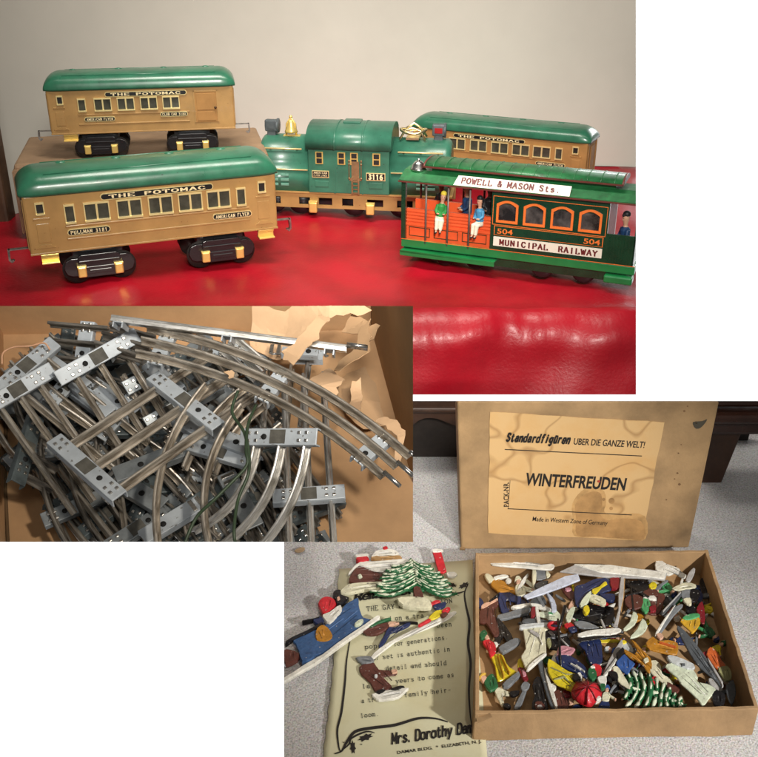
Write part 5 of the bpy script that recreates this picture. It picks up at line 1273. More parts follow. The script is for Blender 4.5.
fg('snow_base_figurine', 'narrow black and white base strip standing on edge below the cream cloak', [
 ('base', 'dgrey', TD((508, 240), (545, 228), (585, 380), (640, 500), (662, 612), (630, 622), (590, 540), (560, 440))), ('snow', 'white', TD((560, 300), (580, 330), (640, 500), (664, 612), (650, 622), (610, 520), (575, 400)), .014)], z=.16)
fg('fur_figurine', 'glossy black figure in furry coat in the bottom left of the tray', [
 ('coat', 'black', TD((470, 425), (500, 362), (535, 370), (555, 440), (570, 520), (592, 600), (560, 625), (480, 620), (468, 560), (488, 500))), ('boots', 'brown', TD((490, 560), (540, 555), (570, 600), (540, 622), (495, 615)), .012), ('buckle', 'silver', TD((505, 590), (540, 585), (545, 610), (510, 612)), .02)], z=.14)
fg('child_figurine', 'tiny child figurine with yellow and red clothes half under the cream cloak', [
 ('coat', 'yellow', TD((360, 240), (382, 222), (412, 270), (395, 300), (362, 300))), ('legs', 'maroon', TD((360, 300), (400, 298), (440, 380), (410, 400), (380, 350)), .006), ('base', 'grey', TD((380, 440), (410, 400), (455, 420), (430, 465), (395, 468)), .002), ('hand', 'pink', TD((390, 325), (412, 320), (425, 360), (400, 370)), .016)], z=.12)
fg('shawl_figurine', 'figurine spreading a large yellow green pleated cape left of the red umbrella', [
 ('cape', 'yellow', TE((-12, 225), (70, 275), (140, 320), (200, 340), (240, 372), (200, 410), (160, 470), (100, 440), (50, 420), (15, 380), (-18, 318))),
 ('fold', 'olive', TE((5, 300), (12, 296), (120, 345), (205, 350), (120, 352)), .014, 1), ('fold', 'olive', TE((30, 390), (36, 384), (110, 360), (150, 420), (100, 380)), .014, 1), ('head', 'black', TE((165, 370), (190, 345), (225, 360), (232, 390), (200, 410), (175, 400)), .018), ('bonnet', 'white', TE((200, 350), (230, 345), (240, 380), (228, 385)), .022)], z=.2)
fg('sailor_figurine', 'rounded navy blue figurine with white streaks above the yellow cape', [
 ('coat', 'navy', TE((40, 212), (90, 195), (155, 202), (250, 268), (292, 330), (280, 375), (235, 350), (150, 310), (70, 272)), .0), ('trim', 'white', TE((150, 270), (160, 266), (235, 310), (228, 318)), .02, 1), ('trim', 'white', TE((190, 282), (196, 278), (262, 330), (256, 335)), .02, 1),
 ('skirt', 'pink', TE((62, 140), (110, 128), (160, 140), (190, 155), (150, 200), (90, 196), (50, 202)), -.004)], z=.19)
# red umbrella, a shallow dome with ribs
uc = TE((275, 492))[0]; o = at(uc[0], uc[1], .22)
um = kthing('umbrella_figurine', 'lady figurine hidden under an open round red umbrella at the front of the tray', 'figurine', o, 'painted tin figurines')
edge = [at(x, y, .22) - o for x, y in TE((160, 485), (172, 440), (200, 405), (250, 392), (300, 396), (350, 415), (378, 450), (392, 490), (375, 535), (340, 560), (300, 592), (250, 575), (195, 545), (175, 520))]
mb = MB(); vs = []; n = len(edge) * 4; ed = smooth([tuple(e) for e in edge], 4)
for j, t in enumerate((0.0, .25, .5, .75, 1.0)):
    for i, e in enumerate(ed):
        rb = 1 - .25 * abs(math.sin(i / len(ed) * 8 * PI / 2)) ** .5 * .3
        vs.append((e[0] * t, e[1] * t, .10 * math.cos(t * PI / 2) * 1.0 + (.012 * t * (abs(((i / len(ed) * 8) % 1) - .5) * 2) if j else 0)))
m_ = len(ed)
mb.add(vs, [(j * m_ + i, j * m_ + (i + 1) % m_, (j + 1) * m_ + (i + 1) % m_, (j + 1) * m_ + i) for j in range(4) for i in range(m_)], 0, True)
s_ = mb.build('umbrella', col('red'), um); so = s_.modifiers.new('t', 'SOLIDIFY'); so.thickness = .01
mb = MB()
for i in range(8):
    e = Vector(ed[(i * m_) // 8]); mb.tube([Vector((0, 0, .105)), Vector((e.x * .5, e.y * .5, .09)), Vector((e.x, e.y, .028))], .005, 5)
mb.build('rib', col('maroon'), um)
mb = MB(); slab(mb, [tuple((at(x, y, .2) - o).xy) for x, y in TE((330, 545), (365, 525), (385, 540), (345, 565))], -.02, .03); mb.build('shoe', col('white'), um)
fg('navy_coat_figurine', 'figurine in wide navy coat upside down above the red umbrella, red and green collar', [
 ('coat', 'navy', TE((215, 112), (280, 82), (330, 58), (385, 88), (392, 160), (395, 240), (365, 272), (318, 282), (288, 230), (262, 160))), ('collar', 'red', TE((318, 270), (380, 278), (388, 330), (362, 372), (335, 335)), .008), ('sleeve', 'green', TE((288, 310), (320, 290), (350, 330), (352, 372), (318, 395), (285, 360)), .012), ('muff', 'white', TE((300, 295), (330, 288), (340, 305), (310, 312)), .018),
 ('head', 'white', TE((355, 378), (390, 365), (425, 372), (422, 425), (385, 440), (362, 412)), .014), ('bonnet', 'green', TE((372, 430), (415, 430), (412, 462), (385, 470), (372, 455)), .018)], z=.2)
fg('edge_base_figurine', 'long grey base with white snow edge leaning diagonally right of the navy coat', [
 ('base', 'silver', TE((400, 352), (440, 240), (530, 88), (548, 95), (545, 150), (480, 250), (430, 345))), ('snow', 'white', TE((400, 352), (415, 350), (480, 262), (550, 150), (545, 170), (490, 270), (432, 352), (410, 366)), .012)], z=.2)
fg('scarf_figurine', 'figurine with bright blue checked scarf and cream trousers beside the fir branch', [
 ('scarf', 'blue', TE((500, 250), (530, 215), (562, 190), (600, 230), (642, 262), (610, 300), (590, 342), (545, 318), (510, 285))), ('trousers', 'cream', TE((470, 292), (510, 282), (545, 330), (600, 425), (602, 455), (560, 430), (515, 395)), -.005), ('boot', 'black', TE((448, 330), (490, 325), (512, 345), (512, 390), (470, 370)), .005),
 ('hair', 'black', TE((500, 190), (540, 150), (560, 158), (552, 195), (515, 235)), .008)], z=.22)
fg('face_figurine', 'tiny black and white head poking up below the blue scarf', [('bonnet', 'white', TE((475, 395), (510, 392), (525, 425), (490, 430), (470, 420))), ('head', 'black', TE((468, 425), (520, 428), (512, 478), (480, 482), (465, 455)), .006)], z=.14)
fg('dancer_figurine', 'figurine in orange ochre coat with outstretched arms above the blue scarf', [
 ('arm', 'ochre', TE((555, 160), (572, 155), (640, 195), (700, 220), (752, 262), (757, 330), (735, 325), (690, 262), (620, 225), (570, 190))), ('coat', 'ochre', TE((612, 88), (650, 108), (700, 165), (760, 225), (768, 300), (720, 260), (665, 215), (640, 190), (655, 160)), .008), ('collar', 'cream', TE((700, 240), (735, 225), (745, 255), (715, 265)), .018)], z=.22)
fg('yellow_strip_figurine', 'figurine part with yellow edge and tan centre lying between the navy coat and the base', [('edge', 'yellow', TE((375, 82), (510, 78), (515, 100), (380, 105))), ('board', 'tan', TE((385, 105), (510, 102), (480, 170), (430, 240), (398, 200)), -.01)], z=.12)
fg('kneeling_figurine', 'figurine with pale yellow hat and slate blue coat above the orange coat', [('coat', 'pale', TE((530, 110), (590, 100), (630, 150), (620, 180), (560, 150))), ('hat', 'yellow', TE((535, 95), (560, 88), (580, 105), (560, 118), (538, 115)), .01)], z=.17)
# snow covered fir branch in the front right
def fir(label, strokes, z, w, trunk=None, th=.05, cuts=(), name='fir_tree_figurine', extra=()):
    allp = [p for s in strokes for p in s[0]]; cx = sum(p[0] for p in allp) / len(allp); cy = sum(p[1] for p in allp) / len(allp); o = at(cx, cy, z)
    r = kthing(name, label, 'figurine', o, 'painted tin figurines'); i = 0
    for s in strokes:
        pts = smooth(s[0], 4, False); P = [at(x, y, z + .02 + .012 * (i % 3)) - o for x, y in pts]
        n = len(P); rn = random.Random(i * 7 + 1)
        P = [p + Vector((rn.uniform(-.1, .1) * w, rn.uniform(-.15, .15) * w, 0)) for p in P]
        rs = [(w * s[1]) * (.3 + .5 * math.sin(PI * (.15 + .8 * k / (n - 1)))) for k in range(n)]
        mb = MB(); mb.tube(P, rs, 6)
        for k in range(1, n - 1):
            d = (P[k + 1] - P[k - 1]).normalized(); sd = Vector((-d.y, d.x, 0))
            for sg in (-1, 1):
                tip = P[k] + sd * sg * w * rn.uniform(.8, 1.5) + d * w * rn.uniform(.4, 1.2)
                mb.tube([P[k], tip], [w * .28, w * .08], 4)
        mb.build('branch', col('green'), r, cuts=cuts)
        mb = MB(); k = 0
        while k < n - 2:
            m2 = rn.choice((1, 2, 2, 3)); seg = [p + Vector((0, 0, w * .45)) for p in P[k:k + m2 + 1]]
            if len(seg) > 1: mb.tube(seg, [w * rn.uniform(.3, .62) * (.6 if q3 in (0, len(seg) - 1) else 1) for q3 in range(len(seg))], 6)
            k += m2 + rn.choice((0, 0, 1))
        if mb.v: mb.build('snow', col('mint'), r, cuts=cuts)
        i += 1
    if trunk:
        mb = MB(); slab(mb, [tuple((at(x, y, z) - o).xy) for x, y in trunk], 0, th); mb.build('trunk', col('brown'), r, cuts=cuts)
    for nm, c_, pts, zz in extra:
        mb = MB(); slab(mb, [tuple((at(x, y, z) - o).xy) for x, y in pts], 0, th + zz); mb.build(nm, col(c_), r, cuts=cuts)
    return r
st = []
for (a, b, c) in [((438, 335), (452, 380), (422, 430)), ((458, 338), (468, 385), (445, 434)), ((480, 342), (484, 388), (466, 436)), ((500, 352), (500, 392), (488, 434)), ((518, 366), (512, 400), (508, 432)), ((534, 380), (524, 406), (528, 434)), ((548, 392), (540, 412), (546, 432)), ((562, 402), (556, 418), (562, 432)), ((428, 340), (432, 372), (418, 405))]:
    st.append((T7(a, b, c), 1.0))
st.append((T7((425, 380), (470, 388), (520, 400), (576, 426)), .8))
fir('snow covered fir tree figurine lying at the front right of the tray', st, .16, .034)
fg('coated_man_figurine', 'large pale figurine in a long cream white coat right of the fir tree', [
 ('coat', 'mint', TF((160, 242), (200, 218), (300, 232), (342, 262), (370, 312), (368, 340), (430, 352), (478, 378), (482, 402), (440, 450), (402, 498), (372, 455), (300, 385), (262, 352), (235, 310))), ('hat', 'pale', TF((170, 182), (215, 178), (342, 232), (335, 268), (262, 250), (190, 215)), .018), ('strap', 'dgrey', TF((258, 235), (285, 235), (285, 250), (262, 250)), .03, 1), ('fringe', 'black', TF((460, 420), (490, 390), (545, 420), (540, 480), (500, 500), (470, 480)), -.01)], z=.24)
fg('gown_figurine', 'figurine in long ochre gown lying across above the pale coated man', [
 ('gown', 'ochre', TF((35, 90), (80, 48), (115, 75), (180, 70), (240, 90), (242, 140), (230, 165), (180, 160), (110, 145), (60, 130))), ('face', 'skin', TF((100, 40), (130, 30), (150, 55), (125, 72)), .012), ('fold', 'orange', TF((120, 95), (128, 90), (230, 120), (225, 128)), .02, 1)], z=.24)
fg('long_base_figurine', 'very long dark grey base with white rim slanting down along the right of the tray', [
 ('base', 'dgrey', TF((235, -5), (262, -12), (330, 60), (430, 190), (485, 270), (528, 345), (520, 378), (470, 320), (390, 255), (320, 160))), ('rim', 'silver', TF((430, 190), (445, 205), (530, 345), (524, 378), (510, 345), (440, 225)), .012)], z=.26)
fg('red_hood_figurine', 'figurine with orange red hood and olive coat against the right tray wall', [
 ('hood', 'orange', TF((425, 160), (450, 115), (500, 150), (522, 200), (555, 245), (500, 262), (455, 215))), ('coat', 'olive', TF((498, 255), (560, 238), (588, 290), (580, 330), (548, 335), (520, 300)), .004), ('base', 'dgrey', TF((552, 360), (598, 325), (615, 400), (610, 440), (588, 490), (558, 430)), -.01)], z=.16)
fg('cream_coat_figurine', 'cream clad figurine with dark sleeve between fir tree and pale coated man', [
 ('coat', 'cream', TF((50, 215), (100, 200), (135, 240), (140, 285), (180, 310), (215, 350), (170, 360), (110, 320), (60, 270))), ('scarf', 'red', TF((70, 320), (100, 310), (120, 345), (90, 370)), .012), ('sleeve', 'brown', TF((170, 340), (215, 360), (260, 380), (225, 420), (180, 400)), -.004)], z=.17)
fg('lying_animal_figurine', 'small white figurine crawling in the top right of the tray', [
 ('body', 'white', TC_((150, 98), (178, 90), (212, 115), (260, 132), (290, 145), (305, 165), (332, 182), (322, 202), (290, 190), (262, 172), (228, 186), (180, 166), (150, 150)))], z=.22)
fg('long_snow_base_figurine', 'long white snow base running across the back of the tray at centre right', [
 ('base', 'silver', [(560, 572.5), (574, 566), (620, 569), (650, 570.5), (667, 574), (665, 581), (640, 579), (605, 578), (580, 575)], 0, 1), ('snow', 'white', [(574, 566), (610, 566.5), (666, 574.5), (664, 580.5), (630, 577), (600, 574)], .01, 1)], z=.25)
fg('left_snow_base_figurine', 'long bumpy white snow base in the upper left of the tray', [
 ('snow', 'white', TA((155, 130), (185, 110), (230, 118), (260, 130), (330, 128), (372, 142), (440, 128), (462, 145), (540, 155), (612, 148), (640, 165), (615, 195), (520, 190), (420, 180), (300, 172), (170, 158)))], z=.22)
fg('leaf_base_figurine', 'pale upright oval base leaning on the right rear corner of the tray', [('base', 'silver', TC_((328, 215), (345, 170), (372, 142), (385, 148), (378, 180), (355, 222)))], z=.3)
fg('hat_figurine', 'figurine with wide cream hat and grey back near the right rear corner', [
 ('hat', 'cream', TC_((248, 262), (290, 240), (335, 225), (388, 240), (382, 262), (330, 268), (285, 275))), ('back', 'grey', TC_((302, 278), (360, 268), (352, 322), (315, 332)), -.006), ('sleeve', 'black', TC_((355, 270), (400, 268), (412, 300), (385, 345), (355, 330)), -.004), ('skirt', 'cream', TC_((310, 330), (355, 322), (362, 362), (335, 358)), .004)], z=.22)
fg('green_collar_figurine', 'figurine with golden yellow skirt and green collar by the right tray wall', [
 ('skirt', 'gold', TC_((296, 458), (330, 428), (400, 428), (415, 470), (372, 528), (350, 510))), ('collar', 'lgreen', TC_((308, 440), (345, 420), (398, 415), (412, 432), (360, 452), (325, 452)), .012)], z=.22)
fg('dark_red_figurine', 'dark red figurine half hidden behind the golden skirt at the right wall', [('coat', 'maroon', TC_((392, 378), (425, 338), (442, 400), (440, 470), (415, 460), (400, 420))), ('head', 'black', TC_((330, 350), (372, 350), (388, 400), (362, 425), (330, 405)), .004)], z=.17)
fg('wide_base_figurine', 'grey base with white edge leaning near the centre right of the tray', [('base', 'grey', TC_((150, 530), (200, 450), (262, 375), (305, 355), (310, 372), (262, 420), (225, 470), (168, 545))), ('edge', 'white', TC_((148, 530), (200, 446), (262, 370), (255, 385), (205, 465), (160, 540)), .012)], z=.24)
fg('dark_slat_figurine', 'thin dark base with pale edge above the wide grey base', [('base', 'dgrey', TC_((188, 400), (240, 340), (298, 288), (304, 305), (250, 370), (198, 420))), ('edge', 'silver', TC_((188, 400), (298, 286), (300, 293), (194, 408)), .012, 1)], z=.23)
fg('rider_figurine', 'rider figurine in pale green coat on a brown horse at centre right', [
 ('horse', 'brown', TC_((70, 290), (110, 270), (160, 285), (205, 300), (200, 340), (180, 400), (150, 420), (100, 410), (60, 380), (85, 330))), ('coat', 'lgreen', TC_((48, 345), (85, 325), (110, 335), (120, 370), (100, 412), (72, 400)), .014), ('cape', 'white', TC_((75, 325), (140, 312), (155, 340), (110, 335)), .018), ('saddle', 'maroon', TC_((110, 380), (150, 372), (150, 405), (118, 410)), .016)], z=.18)
fg('yellow_cap_figurine', 'dark figurine with a bright yellow cap behind the brown horse', [('cap', 'yellow', TC_((110, 242), (135, 222), (158, 238), (150, 262), (122, 266))), ('coat', 'brown', TC_((70, 285), (115, 262), (160, 270), (165, 300), (110, 310)), -.012), ('back', 'black', TC_((0, 220), (60, 215), (110, 240), (80, 290), (20, 280)), -.016)], z=.2)
fg('musician_figurine', 'figurine group in navy cloak with yellow scarf in the upper middle of the tray', [
 ('cloak', 'navy', TB((185, 330), (220, 310), (260, 300), (320, 270), (380, 258), (460, 262), (472, 340), (420, 360), (370, 385), (290, 420), (205, 475), (185, 410))), ('scarf', 'yellow', TB((318, 350), (368, 330), (412, 290), (432, 310), (392, 335), (345, 385), (318, 375)), .016), ('bag', 'cream', TB((300, 400), (340, 390), (420, 430), (412, 472), (370, 460), (300, 430)), .014), ('arm', 'mint', TB((220, 468), (255, 410), (300, 368), (312, 385), (290, 440), (250, 485)), .016), ('glove', 'yellow', TB((250, 490), (285, 478), (298, 515), (272, 542), (250, 525)), .02),
 ('sleeve', 'maroon', TB((450, 270), (500, 262), (525, 268), (525, 342), (465, 348)), .005), ('skirt', 'navy', TB((370, 388), (470, 385), (490, 400), (480, 440), (425, 430)), .002)], z=.23)
fg('wagon_figurine', 'black bristly figurine under the navy cloak', [('body', 'black', TB((160, 540), (290, 455), (380, 470), (482, 480), (470, 600), (400, 620), (340, 600), (260, 575)))], z=.15)
fg('post_figurine', 'upright weathered grey board standing in the middle of the tray', [('post', 'silver', TB((478, 622), (515, 500), (515, 390), (535, 250), (562, 256), (555, 400), (530, 520), (510, 632)), 0, 1), ('edge', 'tan', TB((545, 252), (568, 258), (560, 400), (540, 520), (530, 500), (548, 380)), -.008, 1)], z=.26)
fg('oval_base_figurine', 'dark grey oval base below the black bristly figurine', [('base', 'grey', TB((178, 592), (240, 580), (310, 600), (372, 635), (300, 642), (220, 632)))], z=.2)
fg('white_sledge_figurine', 'white sledge base with dark runners in the middle of the tray', [('snow', 'white', TB((205, 682), (300, 652), (420, 640), (520, 636), (535, 662), (450, 690), (330, 690), (240, 706))), ('runner', 'black', TB((220, 705), (520, 680), (525, 700), (400, 710), (235, 735)), -.014)], z=.24)
fg('curved_snow_figurine', 'left one of two curved snowy slats right of the grey post', [('snow', 'mint', TB((552, 640), (600, 590), (628, 510), (665, 545), (640, 610), (575, 655)))], z=.18)
fg('curved_snow_figurine', 'right one of two curved snowy slats right of the grey post', [('snow', 'mint', TB((606, 700), (660, 640), (698, 562), (738, 620), (700, 680), (625, 712)))], z=.18)
fg('long_sledge_figurine', 'long blue white sledge runner slanting up through the upper left of the tray', [('runner', 'bluew', [(523, 597), (540, 588.5), (565, 577), (578, 575), (580, 581), (560, 589), (540, 596), (527, 600)], 0, 1)], z=.26)
fg('hanging_coat_figurine', 'figurine with grey square back hanging below the white snow base', [('back', 'grey', TA((500, 200), (572, 200), (575, 260), (505, 270))), ('side', 'cream', TA((470, 190), (498, 195), (500, 270), (480, 330), (470, 300)), .008), ('side', 'cream', TA((575, 200), (608, 235), (590, 262), (574, 250)), .006), ('skirt', 'dgrey', TA((490, 310), (545, 285), (592, 285), (560, 330), (505, 345)), .004)], z=.17)
fg('pleated_skirt_figurine', 'figurine with dark grey fan pleated skirt and white stockings at upper left', [('skirt', 'dgrey', TA((455, 435), (490, 400), (525, 380), (560, 400), (578, 455), (530, 455))), ('leg', 'white', TA((450, 452), (510, 455), (602, 485), (612, 510), (560, 500), (480, 475)), .006), ('leg', 'bluew', TA((572, 372), (595, 378), (640, 430), (655, 505), (618, 515), (608, 455)), .006), ('bodice', 'maroon', TA((465, 482), (500, 480), (495, 545), (460, 555)), -.004)], z=.18)
fg('reclining_figurine', 'pale green clad figurine lying just right of the cloaked figurine', [('dress', 'mint', TA((515, 515), (600, 510), (660, 505), (690, 560), (640, 580), (560, 555), (510, 540))), ('sash', 'dgrey', TA((395, 585), (440, 568), (560, 578), (590, 600), (480, 605), (400, 605)), .01)], z=.16)
o = at(*TA((638, 612))[0], .22); rg_ = kthing('ring_figurine', 'small red wreath beside the cream cloak', 'figurine', o, 'painted tin figurines')
mb = MB(); mb.tube([(.052 * math.cos(t), .04 * math.sin(t), 0) for t in [i * PI / 10 for i in range(21)]], .017, 8, cap=False); mb.build('wreath', col('red'), rg_)
def stick(label, a, b, z0, z1, r=.012, c_='black', nm='stick_figurine'):
    A = at(*a, z0); Bq = at(*b, z1); o = (A + Bq) / 2; o_ = MB().tube([A - o, Bq - o], r, 6).build(nm, col(c_), M=K.M @ Matrix.Translation(o)); tag(o_, label, 'figurine', 'painted tin figurines')
stick('black ski pole sticking up left of centre', TA((722, 458))[0], TA((655, 700))[0], .35, .2, .014)
stick('second black pole crossing the sledge wheels', TA((665, 560))[0], TD((690, 300))[0], .26, .2, .01)
stick('thin silver stick lying in the middle left', TD((680, 60))[0], TD((745, 125))[0], .2, .2, .009, 'silver')
fg('toboggan_figurine', 'small red white and navy child figurine left of the oval base', [('coat', 'red', TB((105, 612), (150, 590), (185, 625), (130, 640))), ('skirt', 'mint', TB((115, 560), (150, 490), (190, 480), (165, 560), (140, 605)), .004), ('legs', 'navy', TB((135, 640), (185, 625), (205, 660), (160, 672)), .002)], z=.2)
fg('bouquet_figurine', 'small figurine with red and yellow details left of the navy cloak', [('coat', 'brown', TB((80, 330), (130, 310), (185, 330), (180, 430), (130, 400))), ('trim', 'yellow', TB((160, 320), (180, 315), (185, 360), (168, 355)), .01), ('face', 'pink', TB((108, 345), (145, 335), (165, 355), (125, 365)), .012), ('arm', 'skin', TB((135, 480), (165, 430), (185, 470), (150, 500)), .006)], z=.19)
fg('cart_figurine', 'black lattice sleigh figurine with silver dots left of the tray centre', [('frame', 'black', TA((575, 650), (620, 640), (680, 665), (740, 700), (760, 760), (700, 800), (600, 790), (570, 720))), ('dots', 'silver', TA((590, 670), (610, 662), (640, 690), (620, 700)), .012), ('seat', 'olive', TD((580, 80), (605, 75), (620, 120), (600, 150), (580, 120)), .01)], z=.15)
fg('wheel_figurine', 'dark spoked carriage figurine in the upper middle right of the tray', [('spoke', 'black', TB((560, 300), (580, 290), (757, 400), (740, 415)), 0, 1), ('spoke', 'black', TB((600, 300), (615, 295), (640, 500), (620, 500)), 0, 1), ('spoke', 'black', TB((560, 400), (570, 390), (700, 350), (705, 365)), .004, 1), ('body', 'brown', TB((560, 420), (620, 380), (700, 400), (690, 480), (600, 490)), -.01)], z=.2)
fg('carriage_figurine', 'brown carriage figurine tucked beneath the spokes', [('body', 'brown', TB((640, 300), (757, 300), (760, 380), (700, 440), (640, 380)))], z=.12)
fg('small_group_figurine', 'cluster figurine of tiny brown and red people in the front left of the tray', [('group', 'brown', TE((30, 470), (90, 460), (150, 500), (150, 570), (120, 620), (60, 610), (20, 540))), ('coat', 'maroon', TE((95, 470), (150, 470), (150, 520), (110, 520)), .008), ('face', 'skin', TE((140, 540), (170, 535), (175, 575), (145, 580)), .012), ('bonnet', 'white', TE((0, 430), (35, 420), (45, 460), (20, 480)), .012), ('skirt', 'navy', TE((160, 600), (200, 575), (245, 580), (230, 610), (180, 628)), .006)], z=.15)
# scraps peeping between: small castings under the pile
rb_ = random.Random(5)
names = ['brown', 'black', 'navy', 'dgrey', 'olive', 'maroon', 'silver', 'tan']
for i in range(16):
    x = rb_.uniform(512, 720); y = rb_.uniform(585, 702)
    if x < 545 and y > 640: x += 80
    a = rb_.uniform(0, PI); l, w = rb_.uniform(7, 12), rb_.uniform(2.5, 5)
    ca, sa = math.cos(a), math.sin(a)
    def E_(u, v): return (x + u * l * ca - v * w * sa, y + (u * l * sa + v * w * ca) * .8)
    c1 = names[i % 8]
    fg('dull_figurine', 'dark casting glimpsed at the bottom of the figurine pile', [('body', c1, [E_(-1, -.4), (E_(-.3, -1)), E_(.4, -.7), E_(1, -.3), E_(.9, .5), E_(.2, .8), E_(-.5, 1), E_(-1, .4)]), ('base', 'dgrey' if c1 != 'dgrey' else 'grey', [E_(.7, -1), E_(1.1, -.9), E_(1.1, 1.1), E_(.7, 1)], .004)], z=.05 + .025 * (i % 4), group='dark castings under the figurine pile')

rb_ = random.Random(21)
pal = ['navy', 'red', 'ochre', 'green', 'brown', 'blue', 'yellow', 'cream', 'black', 'pale', 'maroon', 'lgreen', 'white']
for i in range(40):
    x = rb_.uniform(515, 722); y = rb_.uniform(582, 700)
    if x < 548 and y > 600: x += 90
    if x > 700: y = min(y, 690)
    a = rb_.uniform(0, 2 * PI); l = rb_.uniform(13, 19); ca, sa = math.cos(a), math.sin(a)
    def E_(u, v): return (x + u * l * ca - v * l * sa, y + (u * l * sa + v * l * ca) * .82)
    def EE(*p): return [E_(*q_) for q_ in p]
    c1, c2, c3 = rb_.choice(pal), rb_.choice(pal), rb_.choice(pal); z = .05 + .03 * (i % 4)
    lady = i % 3 == 0
    P_l = [('skirt', c2, EE((-.15, -.2), (-.85, -.42), (-.9, 0), (-.82, .38), (-.15, .2)))] if lady else [('leg', c2, EE((-.1, -.2), (-.5, -.3), (-.88, -.42), (-.9, -.25), (-.5, -.08), (-.1, 0))), ('leg', c2, EE((-.1, 0), (-.45, .12), (-.85, .3), (-.88, .42), (-.4, .28), (-.1, .2)))]
    fg('small_person_figurine', 'small painted person figure partly buried in the tray pile', P_l + [('coat', c1, EE((-.22, -.22), (.1, -.28), (.42, -.2), (.5, 0), (.42, .2), (.1, .26), (-.22, .22), (-.28, 0)), .006), ('arm', c1, EE((.38, .12), (.2, .38), (.05, .62), (-.04, .56), (.1, .3), (.28, .1)), .01), ('hand', 'skin', EE((.04, .6), (-.02, .7), (-.1, .66), (-.05, .55)), .012),
        ('head', 'skin', EE((.48, -.1), (.62, -.14), (.74, -.04), (.74, .08), (.6, .13), (.48, .08)), .01), ('hat', c3, EE((.66, -.18), (.8, -.16), (.95, -.06), (.92, .1), (.76, .18), (.66, .16), (.7, 0)), .014), ('base', 'grey' if i % 2 else 'white', EE((-.86, -.6), (-1.0, -.6), (-1.06, 0), (-1.0, .6), (-.86, .6)), .002)], z=z, group='small painted person figures partly buried in the pile')
rb_ = random.Random(9)
for i in range(22):
    x = rb_.uniform(530, 715); y = rb_.uniform(585, 700); a = rb_.choice((.5, .9, 2.2, 2.6, 1.3)) + rb_.uniform(-.2, .2); l = rb_.uniform(6, 13); w = rb_.uniform(1.1, 2.0)
    ca, sa = math.cos(a), math.sin(a)
    def E_(u, v): return (x + u * l * ca - v * w * sa, y + (u * l * sa + v * w * ca) * .8)
    fg('base_strip_figurine', 'thin pale metal base strip poking out of the figurine pile', [('base', ('grey', 'silver', 'white')[i % 3], [E_(-1, 0), E_(-.8, -.9), E_(.8, -1), E_(1, 0), E_(.8, 1), E_(-.8, .9)])], z=.1 + .03 * (i % 4), group='base strips in the figurine pile')
# ---------------------------------------------------------------- figurines on the leaflet
fg('sleigh_figurine', 'large blue sleigh figurine with a red hatted lady, lying across carpet and leaflet', [
 ('sleigh', 'sled', TG((485, 358), (488, 400), (498, 440), (520, 488), (565, 500), (500, 550), (430, 595), (330, 668), (250, 722), (150, 742), (105, 722), (75, 660), (60, 635), (140, 600), (220, 560), (300, 520), (345, 478), (372, 440), (400, 402), (440, 378))),
 ('snow_base', 'white', TG((-20, 900), (60, 850), (150, 790), (250, 735), (340, 665), (440, 595), (530, 535), (608, 480), (626, 495), (560, 545), (440, 625), (320, 712), (220, 785), (110, 850), (-20, 925)), .014),
 ('blanket', 'ochre', TG((205, 605), (215, 565), (250, 542), (290, 560), (318, 608), (300, 638), (260, 648), (215, 640)), .012), ('hat', 'red', TG((222, 405), (245, 372), (285, 360), (325, 375), (342, 405), (320, 435), (285, 462), (252, 466), (235, 435)), .02), ('muff', 'white', TG((252, 480), (300, 460), (345, 425), (374, 418), (378, 450), (345, 492), (300, 535), (265, 512)), .016),
 ('sleeve', 'navy', TG((190, 510), (235, 490), (262, 510), (240, 545), (205, 535)), .014), ('pole', 'black', TG((118, 520), (190, 505), (235, 495), (235, 505), (122, 530)), .016, 1), ('rail', 'black', TG((10, 658), (60, 625), (150, 585), (240, 535), (248, 545), (150, 597), (60, 640), (18, 670)), .016),
 ('top_hat', 'black', TG((320, 335), (345, 318), (372, 320), (375, 350), (425, 368), (390, 400), (345, 412), (338, 385), (322, 365)), .01), ('face', 'skin', TG((345, 375), (362, 366), (370, 385), (350, 395)), .02), ('shine', 'mint', TG((460, 545), (490, 520), (520, 518), (500, 545), (470, 555)), .018),
 ('horse', 'brown', TG((0, 715), (45, 712), (100, 735), (90, 770), (30, 800), (0, 790)), .004), ('runner', 'sled', TG((100, 722), (150, 738), (210, 735), (180, 775), (120, 790)), .004)], z=.07, th=.03, cuts=[CUT3L])
fg('house_figurine', 'snow roofed brown cottage figurine at the top of the leaflet', [
 ('wall', 'brown', TG((425, 250), (440, 200), (490, 148), (560, 175), (650, 205), (740, 205), (720, 240), (600, 245), (500, 262))),
 ('roof', 'white', TG((420, 205), (450, 165), (500, 128), (580, 125), (680, 118), (820, 110), (860, 150), (760, 170), (640, 190), (570, 182), (492, 148), (440, 195)), .014),
 ('snow_base', 'cream', TG((368, 318), (400, 285), (450, 266), (560, 258), (700, 255), (700, 285), (560, 305), (430, 330), (380, 332)), .004),
 ('upper_wall', 'tan', TG((568, 105), (585, 82), (640, 95), (700, 88), (758, 85), (762, 112), (640, 122)), .004), ('upper_roof', 'white', TG((572, 98), (600, 62), (660, 48), (715, 52), (752, 78), (700, 88), (620, 86)), .016), ('chimney', 'red', TG((645, 40), (675, 36), (678, 52), (650, 58)), .026),
 ('chimney', 'red', TG((472, 108), (545, 100), (550, 125), (485, 132)), .018), ('chimney_snow', 'white', TG((470, 92), (542, 84), (548, 100), (474, 110)), .022), ('window', 'mint', TG((480, 225), (500, 215), (512, 228), (490, 238)), .012)], z=.08, th=.03)
st = []
rt = random.Random(4)
